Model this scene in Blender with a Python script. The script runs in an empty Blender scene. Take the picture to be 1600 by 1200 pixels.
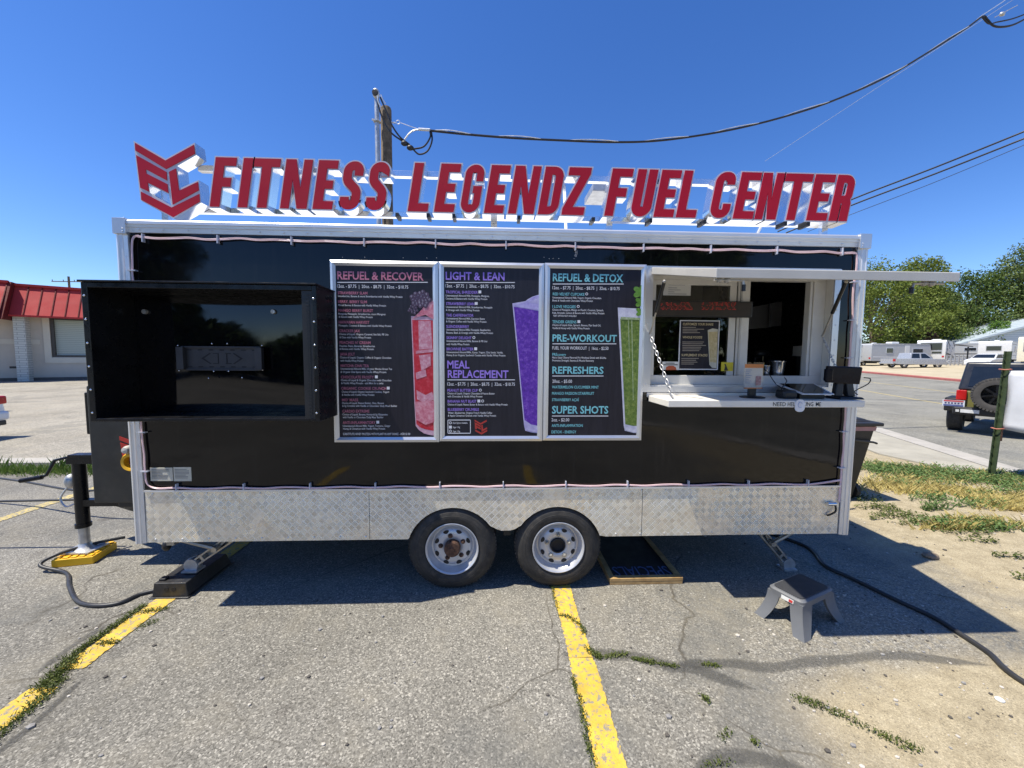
import bpy, bmesh, math, random
from mathutils import Vector, Matrix
from mathutils.geometry import tessellate_polygon
R_ = math.radians
random.seed(11)
S = bpy.context.scene
C = S.collection

# ------------------------------------------------------------------ camera
YAW, PITCH, ROLL, FPX = R_(2.431), R_(-4.066), R_(0.418), 600.0
CAM = Vector((0, -3.0, 1.89))
def basis():
    cy, sy, cp, sp = math.cos(YAW), math.sin(YAW), math.cos(PITCH), math.sin(PITCH)
    F = Vector((sy*cp, cy*cp, sp)); r = Vector((cy, -sy, 0)); u = r.cross(F)
    cr, sr = math.cos(ROLL), math.sin(ROLL)
    return r*cr + u*sr, u*cr - r*sr, F
RT, UP, FW = basis()
cd = bpy.data.cameras.new('camera'); co = bpy.data.objects.new('camera', cd); C.objects.link(co)
cd.sensor_width = 36; cd.lens = 36*FPX/1600; cd.clip_start = .05; cd.clip_end = 6000
M = Matrix.Identity(4)
for i in range(3):
    M[i][0], M[i][1], M[i][2], M[i][3] = RT[i], UP[i], -FW[i], CAM[i]
co.matrix_world = M
S.camera = co
def ray(px, py): return RT*((px-800)/FPX) - UP*((py-600)/FPX) + FW
def at(px, py, Y):                       # photo pixel -> point on the vertical plane y = Y
    d = ray(px, py); return CAM + d*((Y-CAM.y)/d.y)
def gnd(px, py, z=0.0):                  # photo pixel -> point on a level plane
    d = ray(px, py); return CAM + d*((z-CAM.z)/d.z)

# ------------------------------------------------------------------ sky, sun, exposure
SUN_T = Vector((0.44, 0.129, -1)).normalized()        # direction sunlight travels
w = bpy.data.worlds.new('World'); S.world = w; w.use_nodes = True
nt = w.node_tree; bg = nt.nodes['Background']
sky = nt.nodes.new('ShaderNodeTexSky'); sky.sky_type = 'NISHITA'; sky.sun_disc = False
sky.sun_elevation = math.asin(-SUN_T.z); sky.sun_rotation = math.atan2(-SUN_T.x, -SUN_T.y)
sky.altitude = 850; sky.air_density = 1.0; sky.dust_density = 0.25; sky.ozone_density = 4.0
hsv = nt.nodes.new('ShaderNodeHueSaturation'); hsv.inputs['Saturation'].default_value = 1.25; hsv.inputs['Hue'].default_value = .512
nt.links.new(sky.outputs[0], hsv.inputs['Color']); nt.links.new(hsv.outputs[0], bg.inputs[0]); bg.inputs[1].default_value = 0.137
sl = bpy.data.lights.new('sun', 'SUN'); sl.energy = 5.0; sl.angle = R_(.53); sl.color = (1, .94, .81)
so = bpy.data.objects.new('sun', sl); C.objects.link(so)
so.rotation_euler = SUN_T.to_track_quat('-Z', 'Y').to_euler(); so.location = (-8, -4, 20)
S.view_settings.view_transform = 'Standard'; S.view_settings.look = 'None'
S.view_settings.exposure = 0.5; S.view_settings.gamma = 1
S.render.engine = 'CYCLES'
S.cycles.max_bounces = 8; S.cycles.transparent_max_bounces = 12

# ------------------------------------------------------------------ object helpers
def tag(o, label=None, cat=None, group=None, kind=None):
    if label: o['label'] = label
    if cat: o['category'] = cat
    if group: o['group'] = group
    if kind: o['kind'] = kind
    return o
def thing(name, label, cat, loc=(0, 0, 0), rz=0, group=None):
    o = bpy.data.objects.new(name, None); C.objects.link(o); o.empty_display_size = .1
    o.location = loc; o.rotation_euler = (0, 0, rz)
    return tag(o, label, cat, group)
def wloc(o):
    v = Vector((0, 0, 0))
    while o: v += o.location; o = o.parent
    return v
class MB:
    def __init__(s): s.v = []; s.f = []; s.m = []; s.mi = 0
    def add(s, vs, fs, X=None):
        b = len(s.v)
        s.v += [tuple(X @ Vector(p)) if X else tuple(p) for p in vs]
        s.f += [tuple(i+b for i in f) for f in fs]; s.m += [s.mi]*len(fs)
        return s
    def box(s, x0, x1, y0, y1, z0, z1, X=None):
        vs = [(x, y, z) for z in (z0, z1) for y in (y0, y1) for x in (x0, x1)]
        return s.add(vs, [(0,2,3,1),(4,5,7,6),(0,1,5,4),(2,6,7,3),(0,4,6,2),(1,3,7,5)], X)
    def hexa(s, b, t):           # bottom quad, top quad (each ccw from above)
        return s.add(list(b)+list(t), [(3,2,1,0),(4,5,6,7),(0,1,5,4),(1,2,6,5),(2,3,7,6),(3,0,4,7)])
    def bar(s, p, q, w_, h_, up=(0, 0, 1)):
        p, q = Vector(p), Vector(q); d = (q-p); L = d.length; d.normalize()
        u = Vector(up)
        if abs(d.dot(u)) > .98: u = Vector((0, 1, 0))
        r = d.cross(u).normalized(); u = r.cross(d)
        X = Matrix(((r.x, d.x, u.x, p.x), (r.y, d.y, u.y, p.y), (r.z, d.z, u.z, p.z), (0, 0, 0, 1)))
        return s.box(-w_/2, w_/2, 0, L, -h_/2, h_/2, X)
    def tube(s, pts, r, n=8, cap=True):
        pts = [Vector(p) for p in pts]; k = len(pts)
        rr = r if isinstance(r, (list, tuple)) else [r]*k
        vs = []; prev = None
        for i, p in enumerate(pts):
            d = (pts[min(i+1, k-1)]-pts[max(i-1, 0)]).normalized()
            if prev is None:
                a = d.orthogonal().normalized()
            else:
                a = (prev - d*prev.dot(d)).normalized()
            prev = a; b = d.cross(a)
            for j in range(n):
                t = 2*math.pi*j/n; vs.append(p + (a*math.cos(t)+b*math.sin(t))*rr[i])
        fs = [(i*n+j, i*n+(j+1) % n, (i+1)*n+(j+1) % n, (i+1)*n+j) for i in range(k-1) for j in range(n)]
        if cap: fs += [tuple(range(n-1, -1, -1)), tuple(range((k-1)*n, k*n))]
        return s.add(vs, fs)
    def lathe(s, prof, c=(0, 0, 0), axis='Z', n=32):   # prof: (radius, height)
        c = Vector(c); vs = []
        for r, h in prof:
            for j in range(n):
                t = 2*math.pi*j/n; a, b = r*math.cos(t), r*math.sin(t)
                vs.append(c + (Vector((a, b, h)) if axis == 'Z' else Vector((a, h, b)) if axis == 'Y' else Vector((h, a, b))))
        k = len(prof)
        fs = [(i*n+j, i*n+(j+1) % n, (i+1)*n+(j+1) % n, (i+1)*n+j) for i in range(k-1) for j in range(n)]
        if axis == 'Y': fs = [f[::-1] for f in fs]
        return s.add(vs, fs)
    def ball(s, c, r, n=6, sc=(1, 1, 1)):
        c = Vector(c); vs = []; k = max(3, n//2+1)
        for i in range(k+1):
            ph = math.pi*i/k
            for j in range(n):
                t = 2*math.pi*j/n
                vs.append(c + Vector((math.sin(ph)*math.cos(t)*r*sc[0], math.sin(ph)*math.sin(t)*r*sc[1], math.cos(ph)*r*sc[2])))
        return s.add(vs, [(i*n+j, (i+1)*n+j, (i+1)*n+(j+1) % n, i*n+(j+1) % n) for i in range(k) for j in range(n)])
    def prism(s, loops, y0, y1, f=None):    # loops of (x,z): first outline, rest holes; extruded along y
        f = f or (lambda x, z, y: (x, y, z))
        flat = [p for L in loops for p in L]
        tris = tessellate_polygon([[Vector((a, b, 0)) for a, b in L] for L in loops])
        n = len(flat); vs = [f(a, b, y0) for a, b in flat] + [f(a, b, y1) for a, b in flat]
        fs = []
        for t in tris:
            a, b, c_ = [Vector((*flat[i], 0)) for i in t]
            if (b-a).cross(c_-a).z < 0: t = t[::-1]
            fs.append(tuple(t)); fs.append(tuple(i+n for i in t[::-1]))
        b0 = 0
        for li, L in enumerate(loops):
            ar = sum(L[i][0]*L[(i+1) % len(L)][1]-L[(i+1) % len(L)][0]*L[i][1] for i in range(len(L)))
            rev = (ar > 0) == (li == 0)
            for i in range(len(L)):
                p, q = b0+i, b0+(i+1) % len(L)
                fs.append((q, p, p+n, q+n) if rev else (p, q, q+n, p+n))
            b0 += len(L)
        return s.add(vs, fs)
    def flat(s, poly, Y):                   # one flat polygon facing -y
        tris = tessellate_polygon([[Vector((a, b, 0)) for a, b in poly]])
        fs = []
        for t in tris:
            a, b, c_ = [Vector((*poly[i], 0)) for i in t]
            fs.append(tuple(t) if (b-a).cross(c_-a).z > 0 else tuple(t[::-1]))
        return s.add([(a, Y, b) for a, b in poly], fs)
    def build(s, name, mat, parent=None, smooth=None, bevel=0, seg=2, loc=None):
        me = bpy.data.meshes.new(name)
        off = wloc(parent) if parent else Vector((0, 0, 0))
        if loc is not None: off = off + Vector(loc)
        me.from_pydata([(a-off.x, b-off.y, c_-off.z) for a, b, c_ in s.v], [], s.f); me.update()
        for m_ in (mat if isinstance(mat, list) else [mat]): me.materials.append(m_)
        me.polygons.foreach_set('material_index', s.m)
        if smooth is not None:
            me.polygons.foreach_set('use_smooth', [True]*len(me.polygons))
            me.set_sharp_from_angle(angle=R_(smooth))
        o = bpy.data.objects.new(name, me); C.objects.link(o); o.parent = parent
        if loc is not None: o.location = loc
        if bevel:
            b = o.modifiers.new('bevel', 'BEVEL'); b.width = bevel; b.segments = seg; b.limit_method = 'ANGLE'; b.angle_limit = R_(40)
        return o
def each(mb, name, m_, parent, **kw):        # every loose piece of a bmesh becomes an object of its own
    par = list(range(len(mb.v)))
    def fd(i):
        while par[i] != i: par[i] = par[par[i]]; i = par[i]
        return i
    for f in mb.f:
        for i in f[1:]: par[fd(i)] = fd(f[0])
    gr = {}
    for k, f in enumerate(mb.f): gr.setdefault(fd(f[0]), []).append(k)
    out = []
    for ks in gr.values():
        q = MB(); ix = {}
        for k in ks:
            for i in mb.f[k]:
                if i not in ix: ix[i] = len(q.v); q.v.append(mb.v[i])
            q.f.append(tuple(ix[i] for i in mb.f[k])); q.m.append(mb.m[k])
        if kw.get('local'): o = q.build(name, m_, None, kw.get('smooth')); o.parent = parent
        else: o = q.build(name, m_, parent, kw.get('smooth'))
        out.append(o)
    return out
def copy_tree(o, parent=None):
    c_ = o.copy(); C.objects.link(c_); c_.parent = parent
    for ch in list(o.children): copy_tree(ch, c_)
    return c_
def fillet(poly, rad, closed=True, n=5):
    out = []; k = len(poly)
    for i, p in enumerate(poly):
        r = rad[i] if isinstance(rad, (list, tuple)) else rad
        if r <= 0 or (not closed and i in (0, k-1)): out.append(tuple(p)); continue
        p = Vector(p); a = Vector(poly[i-1])-p; b = Vector(poly[(i+1) % k])-p
        la, lb = a.length, b.length; a.normalize(); b.normalize()
        ang = a.angle(b)
        if ang > 3.1: out.append(tuple(p)); continue
        t = min(r/math.tan(ang/2), la*.499, lb*.499); rr = t*math.tan(ang/2)
        c_ = p + (a+b).normalized()*(rr/math.sin(ang/2))
        s0, s1 = p+a*t-c_, p+b*t-c_
        a0 = math.atan2(s0.y, s0.x); da = math.atan2(s1.y, s1.x)-a0
        da = (da+math.pi) % (2*math.pi)-math.pi
        for j in range(n+1):
            th = a0+da*j/n; out.append((c_.x+rr*math.cos(th), c_.y+rr*math.sin(th)))
    return out
def stroke(path, rad, wd):
    pts = [Vector(p) for p in fillet(path, rad, closed=False, n=7)]
    L, Rr = [], []
    for i, p in enumerate(pts):
        d0 = (pts[i]-pts[i-1]).normalized() if i else None
        d1 = (pts[i+1]-pts[i]).normalized() if i < len(pts)-1 else None
        d0 = d0 or d1; d1 = d1 or d0
        n0, n1 = Vector((-d0.y, d0.x)), Vector((-d1.y, d1.x)); m_ = (n0+n1).normalized()
        k = wd/2/max(.4, m_.dot(n0))
        L.append(tuple(p+m_*k)); Rr.append(tuple(p-m_*k))
    return L+Rr[::-1]
def rrect(x0, x1, z0, z1, r, n=5): return fillet([(x0, z0), (x1, z0), (x1, z1), (x0, z1)], r, n=n)
def spline(pts, n=8):
    P = [Vector(p) for p in pts]; P = [P[0]*2-P[1]]+P+[P[-1]*2-P[-2]]; out = []
    for i in range(1, len(P)-2):
        for j in range(n):
            t = j/n; a, b, c_, d = P[i-1], P[i], P[i+1], P[i+2]
            out.append(.5*((2*b)+(c_-a)*t+(2*a-5*b+4*c_-d)*t*t+(3*b-a-3*c_+d)*t**3))
    return out+[P[-2]]

# ------------------------------------------------------------------ lettering
FONT_TMP = []
def text_mesh(s, bold=0, shear=0):
    cu = bpy.data.curves.new('t', 'FONT'); cu.body = s; cu.size = 1; cu.resolution_u = 2; cu.offset = bold; cu.shear = shear
    o = bpy.data.objects.new('t', cu); C.objects.link(o)
    dg = bpy.context.evaluated_depsgraph_get(); me = o.evaluated_get(dg).to_mesh()
    vs = [(v.co.x, v.co.y) for v in me.vertices]; fs = [tuple(p.vertices) for p in me.polygons]
    bpy.data.objects.remove(o); bpy.data.curves.remove(cu)
    return vs, fs
def put_text(mb, s, x0, x1, z0, z1, Y, bold=0, shear=0, capfit=True, f=None):
    vs, fs = text_mesh(s, bold, shear)
    if not vs: return
    xa, xb = min(v[0] for v in vs), max(v[0] for v in vs)
    za, zb = 0.0, .729                      # baseline .. cap height of the built-in font
    if not capfit: za, zb = min(v[1] for v in vs), max(v[1] for v in vs)
    kx, kz = (x1-x0)/(xb-xa), (z1-z0)/(zb-za)
    f = f or (lambda x, z: (x, Y, z))
    mb.add([f(x0+(a-xa)*kx, z0+(b-za)*kz) for a, b in vs], fs)
def px_text(mb, s, pl, pr, pyc, cap, Y, bold=0):
    a, b = at(pl, pyc, Y), at(pr, pyc, Y); z = (a.z+b.z)/2
    h = (at(pl, pyc-cap/2, Y).z-at(pl, pyc+cap/2, Y).z)
    put_text(mb, s, a.x, b.x, z-h/2, z+h/2, Y, bold)

# ------------------------------------------------------------------ materials
class G:
    def __init__(s, name):
        s.mat = bpy.data.materials.new(name); s.mat.use_nodes = True
        s.t = s.mat.node_tree; s.b = s.t.nodes['Principled BSDF']; s.tc = None
    def n(s, typ, ins=None, **at_):
        nd = s.t.nodes.new('ShaderNode'+typ)
        for k, v in at_.items(): setattr(nd, k, v)
        for k, v in (ins or {}).items():
            if isinstance(v, bpy.types.NodeSocket): s.t.links.new(v, nd.inputs[k])
            else: nd.inputs[k].default_value = v
        return nd
    def co(s):
        if not s.tc: s.tc = s.n('TexCoord')
        return s.tc.outputs['Object']
    def noise(s, scale, detail=3, vec=None, rough=.55):
        return s.n('TexNoise', {'Vector': vec or s.co(), 'Scale': scale, 'Detail': detail, 'Roughness': rough}).outputs['Fac']
    def ramp(s, fac, *st):
        r = s.n('ValToRGB', {'Fac': fac}); e = r.color_ramp.elements
        while len(e) < len(st): e.new(.5)
        for q, (p, c_) in zip(e, st):
            q.position = p; q.color = (*c_, 1) if not isinstance(c_, (int, float)) else (c_, c_, c_, 1)
        return r.outputs['Color']
    def mix(s, fac, a, b, mode='MIX'):
        m_ = s.n('Mix', data_type='RGBA', blend_type=mode)
        for k, v in ((0, fac), (6, a), (7, b)):
            if isinstance(v, bpy.types.NodeSocket): s.t.links.new(v, m_.inputs[k])
            else: m_.inputs[k].default_value = v if k == 0 else (*v, 1) if not isinstance(v, (int, float)) else (v, v, v, 1)
        return m_.outputs[2]
    def math(s, op, a, b=0, c_=0):
        return s.n('Math', {0: a, 1: b, 2: c_}, operation=op).outputs[0]
    def sep(s, v): return s.n('SeparateXYZ', {0: v}).outputs
    def bump(s, h, strength=.3, dist=.01):
        s.set('Normal', s.n('Bump', {'Height': h, 'Strength': strength, 'Distance': dist}).outputs[0])
    def set(s, k, v):
        if isinstance(v, bpy.types.NodeSocket): s.t.links.new(v, s.b.inputs[k])
        else: s.b.inputs[k].default_value = (*v, 1) if isinstance(v, tuple) and len(v) == 3 else v
def mat(name, col, rough=.5, metal=0, var=.15, scale=6, bump=0, bscale=60, spec=.5, dirt=0, rvar=.1, coat=0):
    g = G(name)
    n1 = g.noise(scale, 4)
    lo = tuple(c_*(1-var) for c_ in col); hi = tuple(min(1, c_*(1+var)) for c_ in col)
    cc = g.ramp(n1, (.3, lo), (.7, hi))
    if dirt:
        cc = g.mix(g.ramp(g.noise(scale*2.7, 6, rough=.7), (.5, 0.), (.8, dirt)), cc, (.16, .13, .1))
    g.set('Base Color', cc); g.set('Metallic', metal); g.set('Specular IOR Level', spec)
    g.set('Roughness', g.ramp(g.noise(scale*1.7, 3), (.3, max(0., rough-rvar)), (.7, min(1., rough+rvar))))
    if coat: g.set('Coat Weight', coat)
    if bump: g.bump(g.noise(bscale, 4), bump, .004)
    return g.mat
def two(name, a, b, scale, lo=.4, hi=.6, rough=.5, detail=6, bump=0, emit=0):
    g = G(name); c_ = g.ramp(g.noise(scale, detail, rough=.65), (lo, a), (hi, b))
    g.set('Base Color', c_); g.set('Roughness', rough)
    if bump: g.bump(g.noise(scale, detail), bump, .01)
    return g.mat

# ------------------------------------------------------------------ ground materials
def asphalt(name, base=(.215, .203, .176), dirt=True, scale=120, contrast=1.08, cracks=True):
    g = G(name); co_ = g.co()
    v = g.n('TexVoronoi', {'Vector': co_, 'Scale': scale, 'Randomness': 1.0})
    rnd = g.sep(v.outputs['Color'])[0]
    k = contrast
    b = base
    f = lambda s_: tuple(max(.01, c_*(1+(s_-1)*k)) for c_ in b)
    c_ = g.ramp(rnd, (.0, f(.32)), (.3, f(.72)), (.68, f(1.0)), (.9, f(1.5)), (1., f(2.3)))
    v2 = g.n('TexVoronoi', {'Vector': co_, 'Scale': scale*2.3})
    c_ = g.mix(.35, c_, g.ramp(g.sep(v2.outputs['Color'])[0], (0, f(.5)), (.7, f(1.)), (1, f(1.7))))
    big = g.noise(.55, 5, rough=.6)
    c_ = g.mix(1., c_, g.ramp(big, (.28, .74), (.5, 1.), (.72, 1.16)), 'MULTIPLY')
    # old tar smears, darker and smoother
    warp = g.n('VectorMath', {0: co_, 1: g.n('VectorMath', {0: g.n('TexNoise', {'Vector': co_, 'Scale': 1.3, 'Detail': 3}).outputs['Color'], 'Scale': .9}, operation='SCALE').outputs[0]}, operation='ADD').outputs[0]
    tar = g.ramp(g.noise(.8, 4, vec=warp), (.60, 0.), (.64, .42))
    c_ = g.mix(tar, c_, (b[0]*.55, b[1]*.58, b[2]*.62))
    if cracks:
        w2 = g.n('VectorMath', {0: co_, 1: g.n('VectorMath', {0: g.n('TexNoise', {'Vector': co_, 'Scale': 2.6, 'Detail': 5}).outputs['Color'], 'Scale': .22}, operation='SCALE').outputs[0]}, operation='ADD').outputs[0]
        cv = g.n('TexVoronoi', {'Vector': w2, 'Scale': .42}, feature='DISTANCE_TO_EDGE')
        fine = g.math('MULTIPLY', g.ramp(cv.outputs['Distance'], (.0, .8), (.0035, 0.)), g.ramp(g.noise(.9, 2), (.45, 0.), (.55, 1.)))
        c_ = g.mix(fine, c_, (.06, .052, .04))
    spots = g.ramp(g.noise(2.4, 2, rough=.4), (.69, 0.), (.76, .55))
    c_ = g.mix(spots, c_, (b[0]*.38, b[1]*.36, b[2]*.36))
    dust = g.ramp(g.noise(1.7, 6, rough=.7), (.5, 0.), (.72, .4))
    c_ = g.mix(dust, c_, (b[0]*1.45, b[1]*1.38, b[2]*1.22))
    h = g.math('ADD', g.math('MULTIPLY', rnd, .8), g.math('MULTIPLY', g.noise(40, 4), .6))
    rough = .88
    if dirt:
        X, Y, _ = g.sep(co_)
        wob = g.math('MULTIPLY', g.math('SUBTRACT', g.noise(1.1, 6, rough=.65), .5), 2.2)
        # bare earth east of the lot and a blown patch in the near corner
        m1 = g.math('ADD', X, wob)
        m1 = g.n('MapRange', {0: m1, 1: 3.55, 2: 4.15}).outputs[0]
        dx = g.math('MULTIPLY', g.math('SUBTRACT', X, 2.75), .92); dy = g.math('MULTIPLY', g.math('SUBTRACT', Y, -1.3), 2.1)
        rr = g.math('SQRT', g.math('ADD', g.math('MULTIPLY', dx, dx), g.math('MULTIPLY', dy, dy)))
        m2 = g.n('MapRange', {0: g.math('ADD', rr, g.math('MULTIPLY', wob, .45)), 1: 1.25, 2: .8}).outputs[0]
        thin = g.n('MapRange', {0: g.math('ADD', X, g.math('MULTIPLY', wob, 1.3)), 1: 1.0, 2: 4.5}).outputs[0]
        thin = g.math('MULTIPLY', thin, g.ramp(g.noise(26, 5, rough=.75), (.46, 0.), (.62, .75)))
        m = g.math('MAXIMUM', g.math('MAXIMUM', m1, g.math('MULTIPLY', m2, .93)), thin)
        soil = g.ramp(g.noise(7, 8, rough=.72), (.25, (.245, .20, .125)), (.55, (.385, .325, .215)), (.8, (.48, .415, .29)))
        peb = g.ramp(g.sep(g.n('TexVoronoi', {'Vector': co_, 'Scale': 190}).outputs['Color'])[0], (.0, .6), (.25, .9), (.8, 1.02), (1., 1.35))
        soil = g.mix(1., soil, peb, 'MULTIPLY')
        c_ = g.mix(m, c_, soil)
        h = g.mix(m, h, g.noise(22, 7, rough=.7))
    g.set('Base Color', c_); g.set('Roughness', rough); g.set('Specular IOR Level', .25)
    g.bump(h, .55, .006)
    return g.mat
M_LOT = asphalt('lot_asphalt')
M_FARLOT = asphalt('pale_lot_asphalt', (.31, .285, .235), dirt=False, scale=60, contrast=.7)
M_ROAD = asphalt('road_asphalt', (.225, .217, .187), dirt=False, scale=45, contrast=.5, cracks=False)
M_CONC = mat('concrete', (.35, .325, .26), .85, var=.14, scale=1.7, bump=.3, bscale=40, dirt=.3)
M_KERB = mat('kerb_concrete', (.38, .355, .31), .85, var=.12, scale=3, bump=.3, dirt=.3)
M_REDKERB = mat('red_kerb_paint', (.42, .12, .1), .7, var=.2, scale=2, dirt=.4)
M_DIRT = two('dry_earth', (.36, .30, .19), (.5, .43, .3), .8, .3, .7, .95, bump=.4)
M_SEAM = mat('dark_joint', (.06, .055, .05), .9)
def paint(name, col, thr=.62):
    g = G(name); worn = g.ramp(g.noise(34, 7, rough=.72), (thr-.03, 0.), (thr+.05, 1.))
    grime = g.ramp(g.noise(5, 7, rough=.75), (.35, .70), (.62, 1.06))
    c_ = g.mix(1., g.ramp(g.noise(120, 2), (.3, tuple(x*.9 for x in col)), (.7, col)), grime, 'MULTIPLY')
    g.set('Base Color', g.mix(worn, c_, (.24, .22, .18))); g.set('Roughness', .8); g.bump(g.noise(130, 3), .4, .004)
    return g.mat
M_YEL = paint('yellow_line_paint', (.70, .465, .06), .545)
M_YEL2 = paint('faded_yellow_paint', (.6, .47, .16), .5)

def gz(x): return .033*max(0, min(x-18, 45))
def sheet(name, quad, m, dz, n=24, thick=0, label=None):
    """ground sheet over a quad (4 xy corners), following the gentle rise to the east"""
    mb = MB(); vs = []
    q = [Vector((*p, 0)) for p in quad]
    for i in range(n+1):
        for j in range(n+1):
            u, v = i/n, j/n
            p = q[0]*(1-u)*(1-v)+q[1]*u*(1-v)+q[2]*u*v+q[3]*(1-u)*v
            vs.append((p.x, p.y, gz(p.x)+dz))
    fs = [(i*(n+1)+j, (i+1)*(n+1)+j, (i+1)*(n+1)+j+1, i*(n+1)+j+1) for i in range(n) for j in range(n)]
    mb.add(vs, fs)
    if thick:
        b = [i*(n+1) for i in range(n+1)]+[n*(n+1)+j for j in range(1, n+1)]+[i*(n+1)+n for i in range(n-1, -1, -1)]+[j for j in range(n-1, 0, -1)]
        k = len(b); o = len(mb.v)
        mb.v += [(vs[i][0], vs[i][1], vs[i][2]-thick) for i in b]
        mb.f += [(b[i], o+i, o+(i+1) % k, b[(i+1) % k]) for i in range(k)]; mb.m += [0]*k
    return tag(mb.build(name, m), kind='structure')
mb = MB()
xs = [-900, -60, -20, 0, 8, 18, 24, 32, 42, 52, 63, 120, 900]; ys = [-300, -30, 0, 10, 30, 60, 120, 1200]
mb.add([(x, y, gz(x)) for y in ys for x in xs], [(j*len(xs)+i, j*len(xs)+i+1, (j+1)*len(xs)+i+1, (j+1)*len(xs)+i) for j in range(len(ys)-1) for i in range(len(xs)-1)])
tag(mb.build('ground', M_LOT), kind='structure')

# street to the east: u runs along it, n across it
SU, SN = Vector((.36, .933)).normalized(), Vector((.933, -.36)).normalized()
def st(a, b): p = SU*a+SN*b; return (p.x, p.y)
def strip(b0, b1, a0=-60, a1=260): return [st(a0, b0), st(a0, b1), st(a1, b1), st(a1, b0)]
G0 = 7.25
kx = lambda y: (G0-.42+SN.y*-1*y)/SN.x
sheet('pavement', [(8.0, 1.75), (kx(1.75), 1.75), (kx(4.2), 4.2), (7.6, 4.2)], M_CONC, .03, 12, .06)
sheet('pavement', [(7.604, 4.205), (kx(4.205), 4.205), st(120, G0-.42), st(120, G0-2.2)], M_CONC, .03, 40, .06)
sheet('kerb', strip(G0-.414, G0, -14, 120), M_KERB, .045, 40, .07)
sheet('road', strip(G0+.05, 21.2), M_ROAD, .012, 40)
sheet('gutter_joint', strip(G0+.004, G0+.046, -14, 120), M_SEAM, .016, 40)
sheet('road_marking', strip(13.0, 13.14), M_YEL2, .018, 40)
sheet('road_marking', strip(16.3, 16.42), M_YEL2, .018, 40)
sheet('far_kerb', strip(21.22, 21.7), M_REDKERB, .14, 40, .14)
sheet('dirt_lot', strip(21.72, 90), M_DIRT, .02, 50)
# lot to the west beyond the weed strip
sheet('far_lot', [(-120, 3.95), (-4.6, 3.85), (-4.6, 70), (-120, 70)], M_FARLOT, .006, 4)
sheet('lot_kerb', [(-40, 3.62), (-5.2, 3.62), (-5.2, 3.94), (-40, 3.94)], M_KERB, .07, 6, .07)

# parking bay lines: ragged edged strips of thick paint
def bay_line(x, w_, segs, rnd, m=M_YEL):
    mb = MB()
    for y0, y1 in segs:
        n = max(2, int((y1-y0)/.013)); vs = []
        for i in range(n+1):
            y = y0+(y1-y0)*i/n
            e = .93 if i in (0, n) else 1
            vs += [(x-w_/2*e+rnd.gauss(0, .0032)+.004*math.sin(y*9), y+rnd.uniform(-.005, .005), .005), (x+w_/2*e+rnd.gauss(0, .0032)+.004*math.sin(y*7+1), y+rnd.uniform(-.005, .005), .005)]
        mb.add(vs, [(2*i, 2*i+1, 2*i+3, 2*i+2) for i in range(n)])
    return tag(mb.build('parking_line', m), kind='structure')
rl = random.Random(5)
bay_line(.543, .15, [(-3.6, -.733), (-.727, -.406), (-.399, 2.6)], rl)
bay_line(-2.54, .145, [(-3.6, -.85), (-.72, -.517), (-.51, -.195), (-.188, 1.5)], rl)
bay_line(-5.62, .14, [(-1.0, 2.75)], rl, M_YEL2)

# old crack sealing: darker, finer bands
M_SEALED = asphalt('sealed_asphalt', (.115, .112, .104), dirt=False, scale=150, contrast=.7, cracks=False)
g = G('sealed_edge'); M_SEALED = M_SEALED.copy(); t_ = M_SEALED.node_tree
at_ = t_.nodes.new('ShaderNodeAttribute'); at_.attribute_name = 'fade'
def nn(typ, **k):
    n_ = t_.nodes.new('ShaderNode'+typ)
    for a, b in k.items(): setattr(n_, a, b)
    return n_
tc_ = nn('TexCoord'); no_ = nn('TexNoise'); no_.inputs['Scale'].default_value = 30; no_.inputs['Detail'].default_value = 8; no_.inputs['Roughness'].default_value = .8
t_.links.new(tc_.outputs['Object'], no_.inputs['Vector'])
ad = nn('Math', operation='ADD'); t_.links.new(at_.outputs['Fac'], ad.inputs[0]); t_.links.new(no_.outputs['Fac'], ad.inputs[1])
mr = nn('MapRange'); t_.links.new(ad.outputs[0], mr.inputs[0]); mr.inputs[1].default_value = .62; mr.inputs[2].default_value = 1.05; mr.inputs[4].default_value = .5
tr_ = nn('BsdfTransparent'); mx_ = nn('MixShader'); t_.links.new(mr.outputs[0], mx_.inputs[0]); t_.links.new(tr_.outputs[0], mx_.inputs[1]); t_.links.new(t_.nodes['Principled BSDF'].outputs[0], mx_.inputs[2]); t_.links.new(mx_.outputs[0], t_.nodes['Material Output'].inputs[0])
bpy.data.materials.remove(g.mat)
def seal(pts, w_, seed):
    r = random.Random(seed); P = spline([(*p, 0) for p in pts], 14); vs = []; fade = []
    for i, p in enumerate(P):
        d = (P[min(i+1, len(P)-1)]-P[max(i-1, 0)]).normalized(); n = Vector((-d.y, d.x, 0)); k = min(1, .2+min(i, len(P)-1-i)/8)
        for s_ in (-1, -.5, 0, .5, 1): q = p+n*s_*w_*1.5*k*(1+.2*math.sin(i*.35+s_)+r.gauss(0, .03)); vs.append((q.x, q.y, .0012+.0006*seed)); fade.append((1-abs(s_))*k)
    mb = MB(); mb.add(vs, [(5*i+c_, 5*i+c_+1, 5*i+c_+6, 5*i+c_+5) for i in range(len(P)-1) for c_ in range(4)]); o = mb.build('sealed_crack', M_SEALED)
    a = o.data.attributes.new('fade', 'FLOAT', 'POINT'); a.data.foreach_set('value', fade); tag(o, kind='structure')
seal([(.40, -.70), (.6, -.71), (.85, -.72), (1.05, -.80), (1.25, -.86), (1.5, -1.0)], .04, 1)
seal([(1.1, -.80), (1.4, -.80), (1.7, -.84), (2.1, -.80), (2.6, -.78), (3.1, -.88)], .035, 2)
seal([(.8, -1.52), (1.0, -1.38), (1.25, -1.36), (1.5, -1.48)], .035, 3)
seal([(-2.40, -.78), (-2.36, -1.0), (-2.34, -1.3)], .02, 4)
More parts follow.
